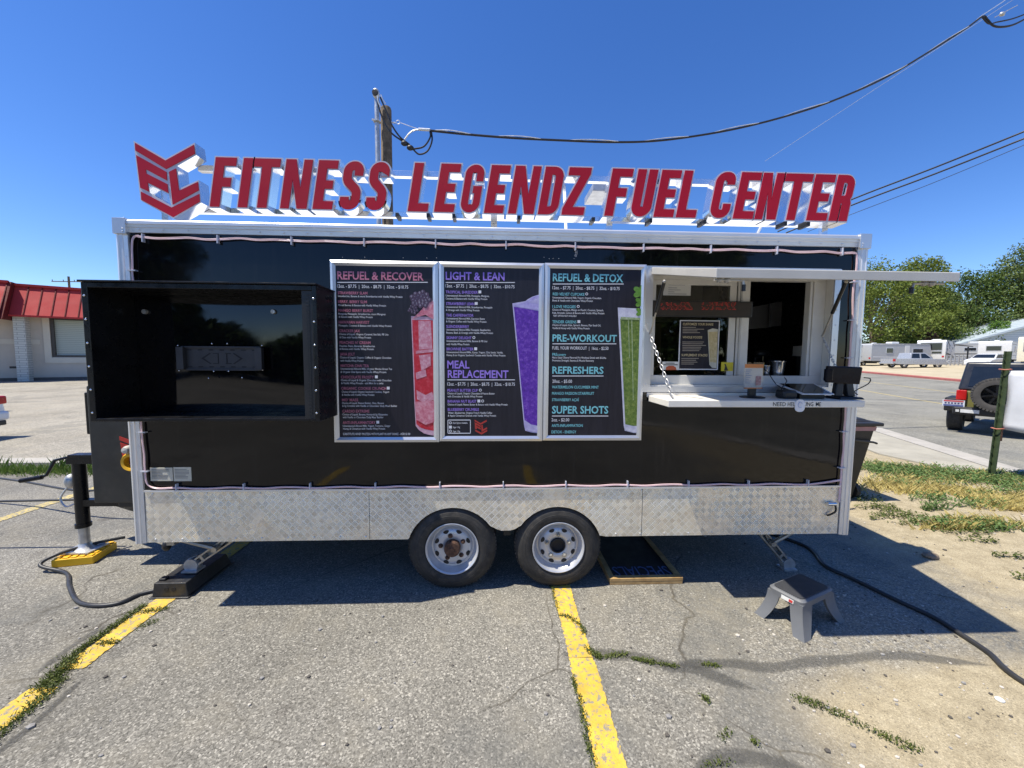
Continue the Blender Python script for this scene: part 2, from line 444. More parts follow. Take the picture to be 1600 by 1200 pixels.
seal([(-2.70, -.30), (-2.73, -.55), (-2.70, -.75)], .022, 5)

# ------------------------------------------------------------------ weeds and grass
def leaf_mat(name, *cols, trans=.25, rough=.6):
    g = G(name); geo = g.n('NewGeometry')
    k = len(cols); c_ = g.ramp(geo.outputs['Random Per Island'], *[(i/(k-1), c0) for i, c0 in enumerate(cols)])
    g.set('Base Color', c_); g.set('Roughness', rough); g.set('Specular IOR Level', .3)
    tr = g.n('BsdfTranslucent', {'Color': c_}); mx = g.n('MixShader', {0: trans, 1: g.b.outputs[0], 2: tr.outputs[0]})
    g.t.links.new(mx.outputs[0], g.t.nodes['Material Output'].inputs[0])
    return g.mat
M_WEED = leaf_mat('weed_green', (.045, .065, .012), (.085, .115, .022), (.15, .17, .045))
M_GRASS = leaf_mat('grass_green', (.07, .13, .02), (.12, .20, .035), (.2, .26, .06))
M_DRY = leaf_mat('dry_grass', (.50, .40, .14), (.60, .50, .2), (.38, .33, .11))
M_BUSHY = leaf_mat('clover_green', (.07, .13, .035), (.12, .2, .055), (.17, .24, .08))
def blade(mb, p, h, wd, rnd, lean=.5):
    a = rnd.uniform(0, 6.283); b = rnd.uniform(0, 6.283)
    dx, dy = math.cos(a)*wd/2, math.sin(a)*wd/2; lx, ly = math.cos(b)*h*lean, math.sin(b)*h*lean
    x, y, z = p
    mb.add([(x-dx, y-dy, z), (x+dx, y+dy, z), (x+dx*.7+lx*.45, y+dy*.7+ly*.45, z+h*.6), (x+lx, y+ly, z+h)], [(0, 1, 2), (0, 2, 3)])
def leaflet(mb, p, s, rnd):
    n = Vector((rnd.gauss(0, .6), rnd.gauss(0, .6), 1)).normalized(); a = n.orthogonal().normalized(); a.rotate(Matrix.Rotation(rnd.uniform(0, 6.28), 3, n)); b = n.cross(a)
    p = Vector(p); l = s*rnd.uniform(.6, 1.3)
    mb.add([p-a*l*.5, p-b*l*.32, p+a*l*.5, p+b*l*.32], [(0, 1, 2, 3)])
rw = random.Random(3)
# cracks with weeds (a countless sprinkle: one object)
mb = MB()
def weed_line(pts, n, sp, h, ls=.012):
    P = spline([(*p, 0) for p in pts], 10)
    for _ in range(n):
        i = rw.randrange(len(P)-1); p = P[i].lerp(P[i+1], rw.random())
        q = (p.x+rw.gauss(0, sp), p.y+rw.gauss(0, sp), .004)
        h_ = h*.75
        if rw.random() < .5: blade(mb, q, h_*rw.uniform(.4, 1.2), .0045, rw, .7)
        else: leaflet(mb, (q[0], q[1], q[2]+h*rw.random()*.6), ls, rw)
weed_line([(-2.63, -.13), (-2.635, -.4), (-2.64, -.62)], 1100, .014, .035)
weed_line([(-2.63, -.62), (-2.57, -.74), (-2.55, -.86)], 1100, .028, .035)
weed_line([(-2.5, -.80), (-2.46, -1.0), (-2.44, -1.25)], 900, .02, .03)
weed_line([(-2.58, -.2), (-2.5, -.19), (-2.42, -.17)], 200, .015, .03)
weed_line([(-2.57, -.515), (-2.47, -.505)], 160, .012, .025)
weed_line([(-2.46, -.36), (-2.4, -.3)], 120, .02, .025)
weed_line([(.465, .05), (.468, -.1), (.47, -.28)], 170, .008, .02)
weed_line([(.47, -.33), (.55, -.37), (.6, -.45), (.615, -.53)], 330, .010, .022)
weed_line([(.60, -.66), (.64, -.72), (.67, -.73)], 330, .014, .03)
weed_line([(.70, -.73), (.85, -.715)], 240, .012, .02); weed_line([(.86, -.75), (1.0, -.79)], 300, .012, .022)
weed_line([(1.02, -.8), (1.12, -.82)], 160, .01, .02); weed_line([(1.28, -.81), (1.37, -.82)], 160, .01, .02)
weed_line([(.47, -1.0), (.462, -1.2), (.46, -1.4)], 330, .010, .025); weed_line([(.46, -.87), (.462, -.98)], 120, .008, .02)
weed_line([(1.16, -1.03), (1.18, -1.08)], 80, .010, .03); weed_line([(1.13, -1.27), (1.2, -1.22)], 70, .012, .02)
weed_line([(1.28, -1.29)]*2, 60, .010, .025)
weed_line([(1.68, -1.06), (1.8, -1.13), (1.93, -1.26), (2.05, -1.36)], 560, .016, .03)
weed_line([(.95, -1.40), (1.1, -1.38)], 90, .012, .025)
weed_line([(-4.6, -.05), (-4.35, -.04)], 160, .02, .04)
tag(mb.build('crack_weeds', M_WEED), 'small green weeds growing in the cracks along the yellow parking lines', 'weeds', kind='stuff')
# strip of grass on the west side by the kerb
mb = MB()
for _ in range(9000):
    x = rw.uniform(-14, -5.3); y = rw.gauss(3.36, .13)
    if not 3.0 < y < 3.62: continue
    blade(mb, (x, y, .0), rw.uniform(.03, .10), .010, rw, .7)
for k in range(26):
    x, y = rw.uniform(-9.5, -6.6), rw.uniform(3.2, 3.5)
    for _ in range(16): blade(mb, (x+rw.gauss(0, .06), y+rw.gauss(0, .05), 0), rw.uniform(.10, .26), .007, rw, .4)
tag(mb.build('grass_strip', M_GRASS), 'strip of bright green grass along the pale lot kerb', 'grass', kind='stuff')
# east verge: clover mats, dry grass, bare earth between
mb = MB(); md = MB(); mm = MB()
rv = random.Random(8)
def patch(px, py, rx, ry, n, what):
    c_ = gnd(px, py)
    for _ in range(n):
        a, r = rv.uniform(0, 6.283), math.sqrt(rv.random())
        wob = 1+.3*math.sin(3*a+px)+.18*math.sin(7*a+py)
        p = (c_.x+rx*r*wob*math.cos(a), c_.y+ry*r*wob*math.sin(a), .0)
        if what == 'd': blade(md, p, rv.uniform(.03, .12), .014, rv, .9)
        elif what == 'c':
            leaflet(mm, (p[0], p[1], rv.uniform(.01, .10)), .035, rv)
            if rv.random() < .25: blade(mm, p, rv.uniform(.05, .13), .01, rv, .6)
        else: leaflet(mb, (p[0], p[1], rv.uniform(.005, .05)), .026, rv)
for px in range(1355, 1800, 14):
    yb = 736+(px-1355)*.085
    patch(px, yb-4+rv.uniform(-5, 5), .5, .35, 300, 'c')
    patch(px+5, yb-6+rv.uniform(-3, 6), .5, .3, 60, 'd')
    if rv.random() < .62: patch(px+rv.uniform(-8, 8), yb+14+rv.uniform(-9, 14), rv.uniform(.2, .5), rv.uniform(.08, .24), int(rv.uniform(40, 170)), 'd')
    if rv.random() < .4: patch(px+rv.uniform(-8, 8), yb+12+rv.uniform(-9, 14), .25, .1, 90, 'c')
for px, py, rx, ry, n, q in [(1440, 768, .6, .22, 520, 'd'), (1455, 780, .3, .1, 200, 'c'), (1385, 762, .45, .2, 260, 'd'), (1560, 782, .5, .2, 560, 'd'), (1595, 795, .5, .2, 400, 'd'),
        (1520, 790, .5, .12, 260, 'c'), (1600, 768, .4, .2, 280, 'c'), (1352, 780, .22, .16, 300, 'g'), (1375, 794, .26, .10, 330, 'g'), (1405, 806, .34, .12, 420, 'g'), (1460, 796, .2, .06, 170, 'c'),
        (1450, 818, .35, .09, 330, 'g'), (1490, 822, .45, .11, 360, 'c'), (1530, 820, .5, .13, 420, 'd'), (1515, 832, .4, .08, 260, 'g'), (1555, 828, .3, .08, 170, 'c'), (1475, 826, .3, .06, 160, 'd'),
        (1590, 822, .2, .06, 120, 'g'), (1545, 848, .12, .03, 60, 'g'), (1590, 872, .12, .04, 80, 'g'), (1598, 905, .1, .04, 70, 'g'), (1560, 870, .07, .02, 40, 'g'), (1525, 844, .2, .04, 70, 'g'), (1365, 812, .08, .02, 40, 'g')]:
    patch(px, py, rx, ry, n, q)
tag(mm.build('verge_clover', M_BUSHY), 'low dark green clover mat along the verge beside the pavement', 'ground cover', kind='stuff')
tag(md.build('dry_grass', M_DRY), 'straw yellow dry grass scattered over the bare earth verge', 'grass', kind='stuff')
tag(mb.build('low_weeds', M_WEED), 'small bright green weeds dotted on the bare earth', 'weeds', kind='stuff')
# loose gravel and chips over the lot and the earth
mb = MB()
for _ in range(1500):
    if rv.random() < .5: x, y = rv.uniform(1.6, 6.5), rv.uniform(-1.6, 2.2)
    else: x, y = rv.uniform(-3.2, 3.3), rv.uniform(-1.7, -.05)
    if rv.random() < .55 and x < 1.6: continue
    r = abs(rv.gauss(0, .0045))+.0025
    mb.mi = rv.randrange(3); mb.ball((x, y, r*.4), r, 5, (rv.uniform(.8, 1.5), rv.uniform(.8, 1.3), .6))
tag(mb.build('gravel', [mat('chip_pale', (.5, .46, .4), .9), mat('chip_grey', (.25, .24, .23), .9), mat('chip_dark', (.09, .08, .07), .9)]), 'loose gravel chips scattered over the asphalt and earth', 'gravel', kind='stuff')

# ------------------------------------------------------------------ trees
M_BARK = two('bark', (.10, .075, .05), (.22, .17, .12), 9, rough=.95, bump=.6)
M_LEAF = [leaf_mat('leaf_yellow_green', (.085, .125, .018), (.14, .185, .028), (.20, .24, .05)),
          leaf_mat('leaf_grey_green', (.08, .125, .03), (.13, .18, .05), (.19, .23, .09)),
          leaf_mat('leaf_deep_green', (.05, .095, .02), (.085, .14, .03), (.14, .19, .05)),
          leaf_mat('leaf_bright_green', (.07, .15, .02), (.11, .21, .03), (.17, .27, .05)),
          leaf_mat('leaf_purple', (.05, .03, .025), (.08, .045, .035), (.11, .07, .045))]
def tree(name, label, x, y, h, rad, lm, seed, nclump=46, nleaf=300, leaf=.36, trunk=.38, low=.18, group=None):
    r = random.Random(seed); z0 = gz(x)
    t = thing(name, label, 'tree', (x, y, z0), 0, group)
    tb = MB(); base = Vector((x, y, z0-.1)); top = Vector((x+r.uniform(-.06, .06)*h, y+r.uniform(-.05, .05)*h, z0+h*.72))
    tp = [base.lerp(top, i/6)+Vector((r.gauss(0, .012*h), r.gauss(0, .012*h), 0))*(i > 0) for i in range(7)]
    tb.tube(tp, [trunk*(1-.13*i) for i in range(7)], 9)
    lb = MB(); cl = []
    for i in range(nclump):
        u = (i+.5)/nclump; zz = low+(1-low)*(u**.85)
        prof = math.sin(math.pi*min(1, max(.05, (zz-low*.6)/(1.08-low*.6)))**.8)**.75
        a = i*2.39996+r.uniform(-.5, .5); rr = rad*prof*math.sqrt(r.uniform(.12, 1.15))
        cl.append(Vector((x+math.cos(a)*rr, y+math.sin(a)*rr, z0+zz*h*.95+r.gauss(0, .025*h))))
    for c_ in cl[::2]:
        k = min(5, max(1, int((c_.z-z0)/h*5))); s_ = tp[k]
        mid = s_.lerp(c_, .5)+Vector((0, 0, .03*h)); tb.tube([s_, mid, c_], [trunk*.3, trunk*.17, trunk*.05], 5)
    tb.build('trunk', M_BARK, t, 60)
    vs, fs = [], []
    for c_ in cl:
        cr = rad*r.uniform(.20, .38)
        for _ in range(int(nleaf*r.uniform(.6, 1.3))):
            d = Vector((r.gauss(0, 1), r.gauss(0, 1), r.gauss(0, .75))); d = d.normalized()*cr*(r.random()**.45)*Vector((1, 1, .8)).length/1.6
            p = c_+d; p.z = max(p.z, z0+.25)
            n = Vector((r.gauss(0, .7), r.gauss(0, .7), r.gauss(.5, .6))).normalized(); a = n.orthogonal().normalized()
            a.rotate(Matrix.Rotation(r.uniform(0, 6.28), 3, n)); b_ = n.cross(a); l = leaf*r.uniform(.5, 1.25)
            k = len(vs); vs += [p-a*l*.5, p-b_*l*.33+a*l*.1, p+a*l*.5, p+b_*l*.33-a*l*.05]; fs.append((k, k+1, k+2, k+3))
    lb.add(vs, fs); lb.build('crown', lm, t)
    return t
def tree_px(name, label, px, ptop, D, radpx, lm, seed, **k):
    p = at(px, ptop, D); mpp = (p-CAM).length*0+ (D+3)/600
    return tree(name, label, p.x, D, p.z-gz(p.x), radpx*mpp, M_LEAF[lm], seed, **k)
TG = 'trees behind the parked trailers'
tree_px('broadleaf_tree', 'yellow green tree nearest the food trailer, its trunk rising behind the left caravan', 1372, 416, 58, 62, 0, 21, group=TG, nclump=60, low=.12)
tree_px('broadleaf_tree', 'tall tree with tufted top poking above the open awning', 1436, 404, 62, 52, 0, 22, group=TG, nclump=60, low=.12)
tree_px('broadleaf_tree', 'grey green tree standing behind the silver pickup truck', 1455, 455, 66, 48, 1, 23, group=TG, low=.1)
tree_px('broadleaf_tree', 'deep green rounded tree in the middle, behind the grey caravan side', 1527, 424, 64, 56, 2, 24, group=TG, nclump=64, low=.1)
tree_px('broadleaf_tree', 'tallest grey green tree rising at the right edge beyond the blue roof', 1618, 388, 60, 62, 1, 25, group=TG, nclump=100, nleaf=330, low=.05)
tree_px('broadleaf_tree', 'shadowy tree filling the gap between the awning tree and the middle tree', 1492, 470, 74, 46, 2, 26, group=TG, low=.05)
tree_px('broadleaf_tree', 'thin tree mostly hidden behind the right end of the food trailer', 1325, 436, 66, 60, 1, 27, group=TG, low=.08)
tree_px('round_bush', 'bright lime green rounded bush above the blue roofed house', 1566, 500, 56, 24, 3, 28, group=None, nclump=26, nleaf=170, leaf=.26, trunk=.12, low=.1)
tree_px('purple_leaf_tree', 'small purple leaved tree behind the white caravan rear', 1447, 512, 55, 22, 4, 29, nclump=22, nleaf=130, leaf=.26, trunk=.12, low=.1)
tree_px('shady_bush', 'dark green bush along the back of the caravan row, by the food trailer', 1400, 520, 57, 40, 2, 30, nclump=26, nleaf=150, leaf=.3, trunk=.12, low=.02)
tree_px('shady_bush', 'dark green bush behind the caravans, under the middle tree', 1510, 515, 58, 42, 2, 31, nclump=26, nleaf=150, leaf=.3, trunk=.12, low=.02)
# across the lot behind the photographer: these show mirrored in the glossy black panels
BG = 'trees across the lot, seen mirrored in the black panels'
tree('broadleaf_tree', 'big spreading tree mirrored in the left of the black cabinet panel', -21.5, -20, 12, 3.6, M_LEAF[2], 41, nclump=50, leaf=.5, low=.1, group=BG)
tree('broadleaf_tree', 'rounded bush mirrored in the middle of the black cabinet panel', -16.2, -20, 4.6, 2.4, M_LEAF[2], 42, nclump=44, leaf=.5, low=.05, group=BG)
tree('broadleaf_tree', 'low bush mirrored at the right of the black cabinet panel', -10.5, -21, 3.0, 2.4, M_LEAF[2], 43, nclump=40, leaf=.5, low=.05, group=BG)
tree('broadleaf_tree', 'unseen tree added across the lot to darken the serving window pane reflection', 13, -24, 10, 5, M_LEAF[2], 44, nclump=44, leaf=.5, low=.05, group=BG)  # added out of view so the window pane mirrors something darker than sky

# ------------------------------------------------------------------ hill, far pole
mb = MB(); n = 40; vs = []
for i in range(n+1):
    for j in range(9):
        a = R_(118+52*i/n); d = 700+j*60
        hgt = 92*(math.sin(math.pi*i/n)**.7)*math.sin(math.pi*min(1, (j+.0)/8*.62))+4*math.sin(i*1.7)*(j > 1)
        vs.append((math.cos(a)*d, math.sin(a)*d, hgt-.5))
mb.add(vs, [(i*9+j, i*9+j+1, (i+1)*9+j+1, (i+1)*9+j) for i in range(n) for j in range(8)])
tag(mb.build('hill', two('sagebrush_hill', (.16, .17, .09), (.26, .24, .14), .02, .4, .6, .95), smooth=60), kind='structure')

# ------------------------------------------------------------------ trailer materials
M_BLACK = None
def gloss_black():
    g = G('gloss_black_panel')
    sm = g.noise(1.6, 6, rough=.7)
    mp = g.n('Mapping', {'Vector': g.co(), 'Scale': (14, 1, .7)}); stk = g.ramp(g.noise(1.5, 6, vec=mp.outputs[0], rough=.7), (.55, 0.), (.8, 1.))
    g.set('Base Color', g.mix(g.math('MULTIPLY', stk, .5), g.ramp(sm, (.35, (.0022, .0022, .003)), (.75, (.005, .005, .0055))), (.022, .020, .018)))
    g.set('Roughness', g.ramp(g.noise(2.3, 7, rough=.75), (.4, .03), (.75, .13)))
    g.set('Specular IOR Level', .38)
    g.bump(g.noise(1.6, 3), .16, .02); return g.mat
M_BLACK = gloss_black()
M_PANEL = mat('polished_black_sheet', (.003, .003, .004), .05, var=.2, spec=.5, rvar=.03)
M_BLKPAINT = mat('satin_black_paint', (.007, .007, .008), .30, var=.3, rvar=.1, scale=9, spec=.3)
M_BLKDIRTY = mat('dusty_black_paint', (.018, .018, .017), .5, var=.35, scale=4, dirt=.12)
M_BLKPLAS = mat('black_plastic', (.012, .012, .013), .45, var=.2, bump=.1, bscale=300)
def alu(name, col=(.76, .77, .79), rough=.38, brushed=True):
    g = G(name)
    mp = g.n('Mapping', {'Vector': g.co(), 'Scale': (2, 2, 90) if brushed else (6, 6, 6)})
    st_ = g.noise(4, 5, vec=mp.outputs[0])
    g.set('Base Color', g.ramp(g.noise(3, 5), (.3, tuple(c_*.86 for c_ in col)), (.7, col))); g.set('Metallic', .6)
    g.set('Roughness', g.ramp(st_, (.3, rough-.1), (.7, rough+.12))); return g.mat
M_ALU = alu('satin_aluminium'); M_ALUF = mat('frame_aluminium', (.66, .67, .70), .34, .75, var=.05, rvar=.03, scale=2)
M_CHROME = mat('polished_metal', (.75, .76, .78), .14, .95, var=.03, rvar=.03, scale=3)
M_SIGNALU = mat('sign_aluminium', (.82, .83, .85), .16, .9, var=.03, rvar=.05, scale=2)
M_TRIMW = mat('trim_cap_silver', (.50, .52, .60), .4, var=.05)
M_WHITE = mat('white_powder_coat', (.50, .48, .44), .45, var=.05, dirt=.06)
M_WHITEIN = mat('white_sash', (.62, .61, .58), .4, var=.06, dirt=.08)
M_GALV = mat('galvanised_steel', (.5, .5, .5), .45, .7, var=.2, scale=14)
M_STEEL = mat('dull_steel', (.42, .40, .36), .5, .7, var=.25, scale=10, dirt=.25)
M_RUST = two('rust', (.055, .028, .018), (.125, .062, .036), 40, rough=.9, bump=.4)
M_RUBBER = mat('tyre_rubber', (.026, .025, .024), .75, var=.35, scale=9, dirt=.35)
M_RIM = mat('silver_wheel_paint', (.52, .53, .56), .35, .35, var=.1, dirt=.12)
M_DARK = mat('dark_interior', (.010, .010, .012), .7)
M_RED = mat('red_sign_vinyl', (.39, .009, .027), .5, var=.06, scale=3, spec=.2)
M_LOGORED = mat('logo_red', (.42, .03, .022), .45, var=.08)
M_ROPE = mat('pink_white_rope_light', (.72, .52, .54), .35, var=.08)
def treadplate():
    g = G('diamond_treadplate')
    X, Y, Z = g.sep(g.co()); k = 1/.040
    u = g.math('MULTIPLY', g.math('ADD', X, Z), .7071*k); v = g.math('MULTIPLY', g.math('SUBTRACT', X, Z), .7071*k)
    par = g.math('MODULO', g.math('ADD', g.math('FLOOR', u), g.math('FLOOR', v)), 2.0)
    par = g.math('ABSOLUTE', par)
    fu, fv = g.math('FRACT', u), g.math('FRACT', v)
    a = g.n('Mix', {0: par, 2: fu, 3: fv}).outputs[0]      # across the bars
    b = g.n('Mix', {0: par, 2: fv, 3: fu}).outputs[0]      # along the bars
    bar = g.math('SINE', g.math('MULTIPLY', g.math('FRACT', g.math('MULTIPLY', a, 4)), math.pi))
    bar = g.math('POWER', g.math('MAXIMUM', bar, 0), 1.3)
    edge = g.n('MapRange', {0: g.math('ABSOLUTE', g.math('SUBTRACT', b, .5)), 1: .5, 2: .40}).outputs[0]
    h = g.math('MULTIPLY', bar, edge)
    smear = g.noise(2.2, 6, rough=.7)
    wear = g.ramp(g.noise(1.9, 5, rough=.7), (.38, .4), (.58, 1.))
    cell = g.n('TexWhiteNoise', {0: g.n('CombineXYZ', {0: g.math('FLOOR', u), 1: g.math('FLOOR', v)}).outputs[0]}, noise_dimensions='2D').outputs[0]
    base = g.ramp(smear, (.3, (.80, .72, .58)), (.7, (.92, .84, .69)))
    stain = g.ramp(g.noise(3.1, 7, rough=.75), (.62, 0.), (.78, .3))
    base = g.mix(stain, base, (.42, .41, .40))
    lat = g.n('MapRange', {0: g.math('MINIMUM', g.math('MINIMUM', fu, g.math('SUBTRACT', 1, fu)), g.math('MINIMUM', fv, g.math('SUBTRACT', 1, fv))), 1: .13, 2: .04}).outputs[0]
    base = g.mix(g.math('MULTIPLY', g.math('SUBTRACT', 1, h), wear), base, (.56, .52, .44))
    base = g.mix(1., base, g.ramp(cell, (0, .84), (1, 1.1)), 'MULTIPLY')
    base = g.mix(g.math('MULTIPLY', g.math('MULTIPLY', lat, .7), wear), base, (.95, .92, .86))
    g.set('Base Color', base); g.set('Metallic', .45)
    g.set('Roughness', g.ramp(smear, (.3, .17), (.75, .36)))
    g.bump(g.math('MULTIPLY', h, wear), .75, .0022); return g.mat
M_TREAD = treadplate()

# ------------------------------------------------------------------ trailer
XL, XR, ZB, ZT = -2.767, 2.938, .436, 2.859
trailer = thing('food_trailer', 'long black glossy food trailer with silver corner trim and a checker plate skirt', 'food trailer', (0, 1.1, 0))
WX0, WX1, WZ0, WZ1 = 1.222, 2.69, 1.662, 2.552
mb = MB()
mb.prism([[(XL+.03, .715), (XR-.03, .715), (XR-.03, ZT-.02), (XL+.03, ZT-.02)], [(WX0, WZ0), (WX1, WZ0), (WX1, WZ1), (WX0, WZ1)]], 0, .03)
mb.build('side_panel', M_BLACK, trailer)
mb = MB()                                     # rest of the body: ends, back, roof, floor
mb.box(XL+.02, XL+.06, .032, 2.28, ZB+.06, ZT-.03); mb.box(XR-.06, XR-.02, .032, 2.28, ZB+.06, ZT-.03)
mb.box(XL+.06, XR-.06, 2.24, 2.28, ZB-.06, ZT-.03)
mb.build('end_wall', M_BLKPAINT, trailer)
mb = MB(); mb.box(XL+.03, XR-.03, .01, 2.29, ZT-.028, ZT+.004); mb.build('roof', mat('white_roof_sheet', (.78, .78, .76), .5, var=.04), trailer)
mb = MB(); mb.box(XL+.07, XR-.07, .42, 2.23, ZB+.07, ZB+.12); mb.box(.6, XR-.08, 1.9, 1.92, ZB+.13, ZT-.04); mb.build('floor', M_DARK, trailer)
mb = MB()
for x in (-2.0, -.9, .1, 1.1, 2.2): mb.box(x-.03, x+.03, .12, 2.2, ZB-.04, ZB+.058)
mb.box(XL+.1, XR-.1, .3, .36, ZB-.08, ZB-.042); mb.box(XL+.1, XR-.1, 1.9, 1.96, ZB-.08, ZB-.042)
mb.build('chassis', M_BLKDIRTY, trailer)
# trims: fluted extrusions
def screws(mb, pts, r=.007):
    for x, y, z in pts: mb.ball((x, y, z), r, 7, (1, .55, 1))
mb = MB()
prof = [(0, -.028), (.004, -.03), (.018, -.034), (.02, -.03), (.05, -.026), (.052, -.022), (.074, -.016), (.078, -.006), (.08, -.004)]
def top_trim():
    vs = []; pf = [(ZT-.085, -.004), (ZT-.083, -.010), (ZT-.05, -.014), (ZT-.047, -.020), (ZT-.03, -.022), (ZT-.027, -.030), (ZT-.006, -.030), (ZT+.004, -.022), (ZT+.008, .01), (ZT+.008, .06), (ZT-.085, .0)]
    for x in (XL+.075, XR-.075):
        for z, y in pf: vs.append((x, y, z))
    k = len(pf); mb.add(vs, [(i, i+k, (i+1) % k+k, (i+1) % k) for i in range(k)]+[tuple(range(k)), tuple(range(2*k-1, k-1, -1))])
top_trim()
screws(mb, [(XL+.16+i*.172, -.018, ZT-.062+.002*math.sin(i*5)) for i in range(32)])
mb.build('top_trim', M_ALU, trailer, 35)
def corner_post(x0, s):
    mb = MB(); xa = [0, .004, .02, .023, .05, .053, .076, .079]; ya = [.02, -.022, -.030, -.024, -.024, -.018, -.012, -.004]
    vs = []
    for z in (ZB-.004, ZT-.08):
        for a, b in zip(xa, ya): vs.append((x0+s*a, b, z))
        vs.append((x0+s*.079, .02, z)); 
    k = 9; f = [(i, i+1, i+1+k, i+k) for i in range(k-1)]+[(k-1, 0, k, 2*k-1), tuple(range(k-1, -1, -1)), tuple(range(k, 2*k))]
    if s < 0: f = [q[::-1] for q in f]
    mb.add(vs, f)
    screws(mb, [(x0+s*.064, -.014, ZB+.05+i*.235) for i in range(10)])
    p = mb.build('corner_post', M_ALU, trailer, 35)
    mb = MB(); mb.box(min(x0, x0+s*.083)-.004, max(x0, x0+s*.083)+.004, -.038, .06, ZT-.10, ZT+.012)
    screws(mb, [(x0+s*.066, -.039, ZT-.065), (x0+s*.066, -.039, ZT-.085)], .006)
    mb.build('corner_cap', M_ALUF, p, 35, bevel=.018, seg=3)
corner_post(XL, 1); corner_post(XR, -1)
# checker plate skirt with two wheel arches
arc = lambda cx, a0, a1, n=18: [(cx+.368*math.cos(R_(a0+(a1-a0)*i/n)), .322+.368*math.sin(R_(a0+(a1-a0)*i/n))) for i in range(n+1)]
sk = [(-2.686, .437), (-.695, .437)]+arc(-.337, 161, 36)+[(.02, .508), (.05, .499), (.12, .499), (.155, .508)]+arc(.503, 144, 20)+[(.90, .440), (2.846, .440), (2.846, .848), (-2.678, .848)]
mb = MB(); mb.prism([sk], -.012, -.002)
sp = mb.build('skirt_panel', M_TREAD, trailer)
mb = MB(); mb.box(-2.678, 2.846, -.024, -.0135, .838, .852)
screws(mb, [(-2.62+i*.2, -.015, .822) for i in range(28)]); screws(mb, [(-2.62+i*.2, -.015, .462) for i in list(range(10))+list(range(18, 28))])
mb.build('trim_bead', M_ALU, sp, 40)
mb = MB()
for x in (-.99, 1.19): mb.box(x-.0015, x+.0015, -.0135, -.0125, .445, .836)
mb.build('panel_seam', M_SEAM, sp)
# rope light round the panel
def W(px, py, Y=0.0): return at(px, py, Y)
rp = []
rr_ = random.Random(4)
for i in range(46):
    x = XL+.15+i*(XR-XL-.26)/45; rp.append((x, -.016, 2.752-.012*abs(math.sin(i*1.1))-.012*(i/45)+rr_.uniform(-.004, .004)))
rp += [(2.845, -.016, 2.70)] + [(2.842+rr_.uniform(-.008, .008), -.018, 2.6-i*.12) for i in range(15)] + [(2.836, -.02, .72)]
mb = MB(); P1 = spline(rp, 4)
mb.tube(P1, .0052, 6); mb.tube([p+Vector((.005, -.002, -.009)) for p in P1], .0044, 6)
lp = [(XL+.16, -.016, 2.755), (XL+.12, -.016, 2.74), (XL+.105, -.016, 2.68)]+[(XL+.10+rr_.uniform(-.006, .006), -.018, 2.55-i*.06) for i in range(4)]
lpb = [(XL+.10+rr_.uniform(-.006, .006), -.018, 1.43-i*.1) for i in range(5)]+[(XL+.105, -.018, .93), (XL+.13, -.018, .885)]
lpb += [(XL+.2+i*.13, -.018, .868+.005*math.sin(i*1.9)) for i in range(41)]+[(2.84, -.018, .90)]

for q_ in (lp, lpb):
    P2 = spline(q_, 4); mb.tube(P2, .0052, 6); mb.tube([p+Vector((.007, -.002, -.006)) for p in P2], .0042, 6)
rope = mb.build('rope_light', M_ROPE, trailer, 60)
mb = MB()
for i in range(11):
    x = XL+.19+i*.53; mb.box(x-.004, x+.004, -.028, -.004, 2.705, 2.765)
    x2 = XL+.33+i*.5; mb.box(x2-.004, x2+.004, -.028, -.004, .85, .90)
for i in range(6):
    z = 2.5-i*.3; mb.box(2.815, 2.87, -.03, -.004, z-.004, z+.004)
    if z > 2.37 or z < 1.4: mb.box(XL+.075, XL+.13, -.03, -.004, z-.004, z+.004)
each(mb, 'rope_clip', M_TRIMW, rope)
mb = MB(); mb.tube([(2.73, -.03, .70), (2.80, -.03, .70)], .016, 10); mb.build('socket_plug', M_CHROME, trailer, 40)
mb = MB(); mb.tube(spline([(2.80, -.03, .69), (2.80, -.035, .64), (2.76, -.03, .61), (2.74, -.02, .60)], 5), .008, 6); mb.build('plug_lead', M_BLKPLAS, trailer, 60)
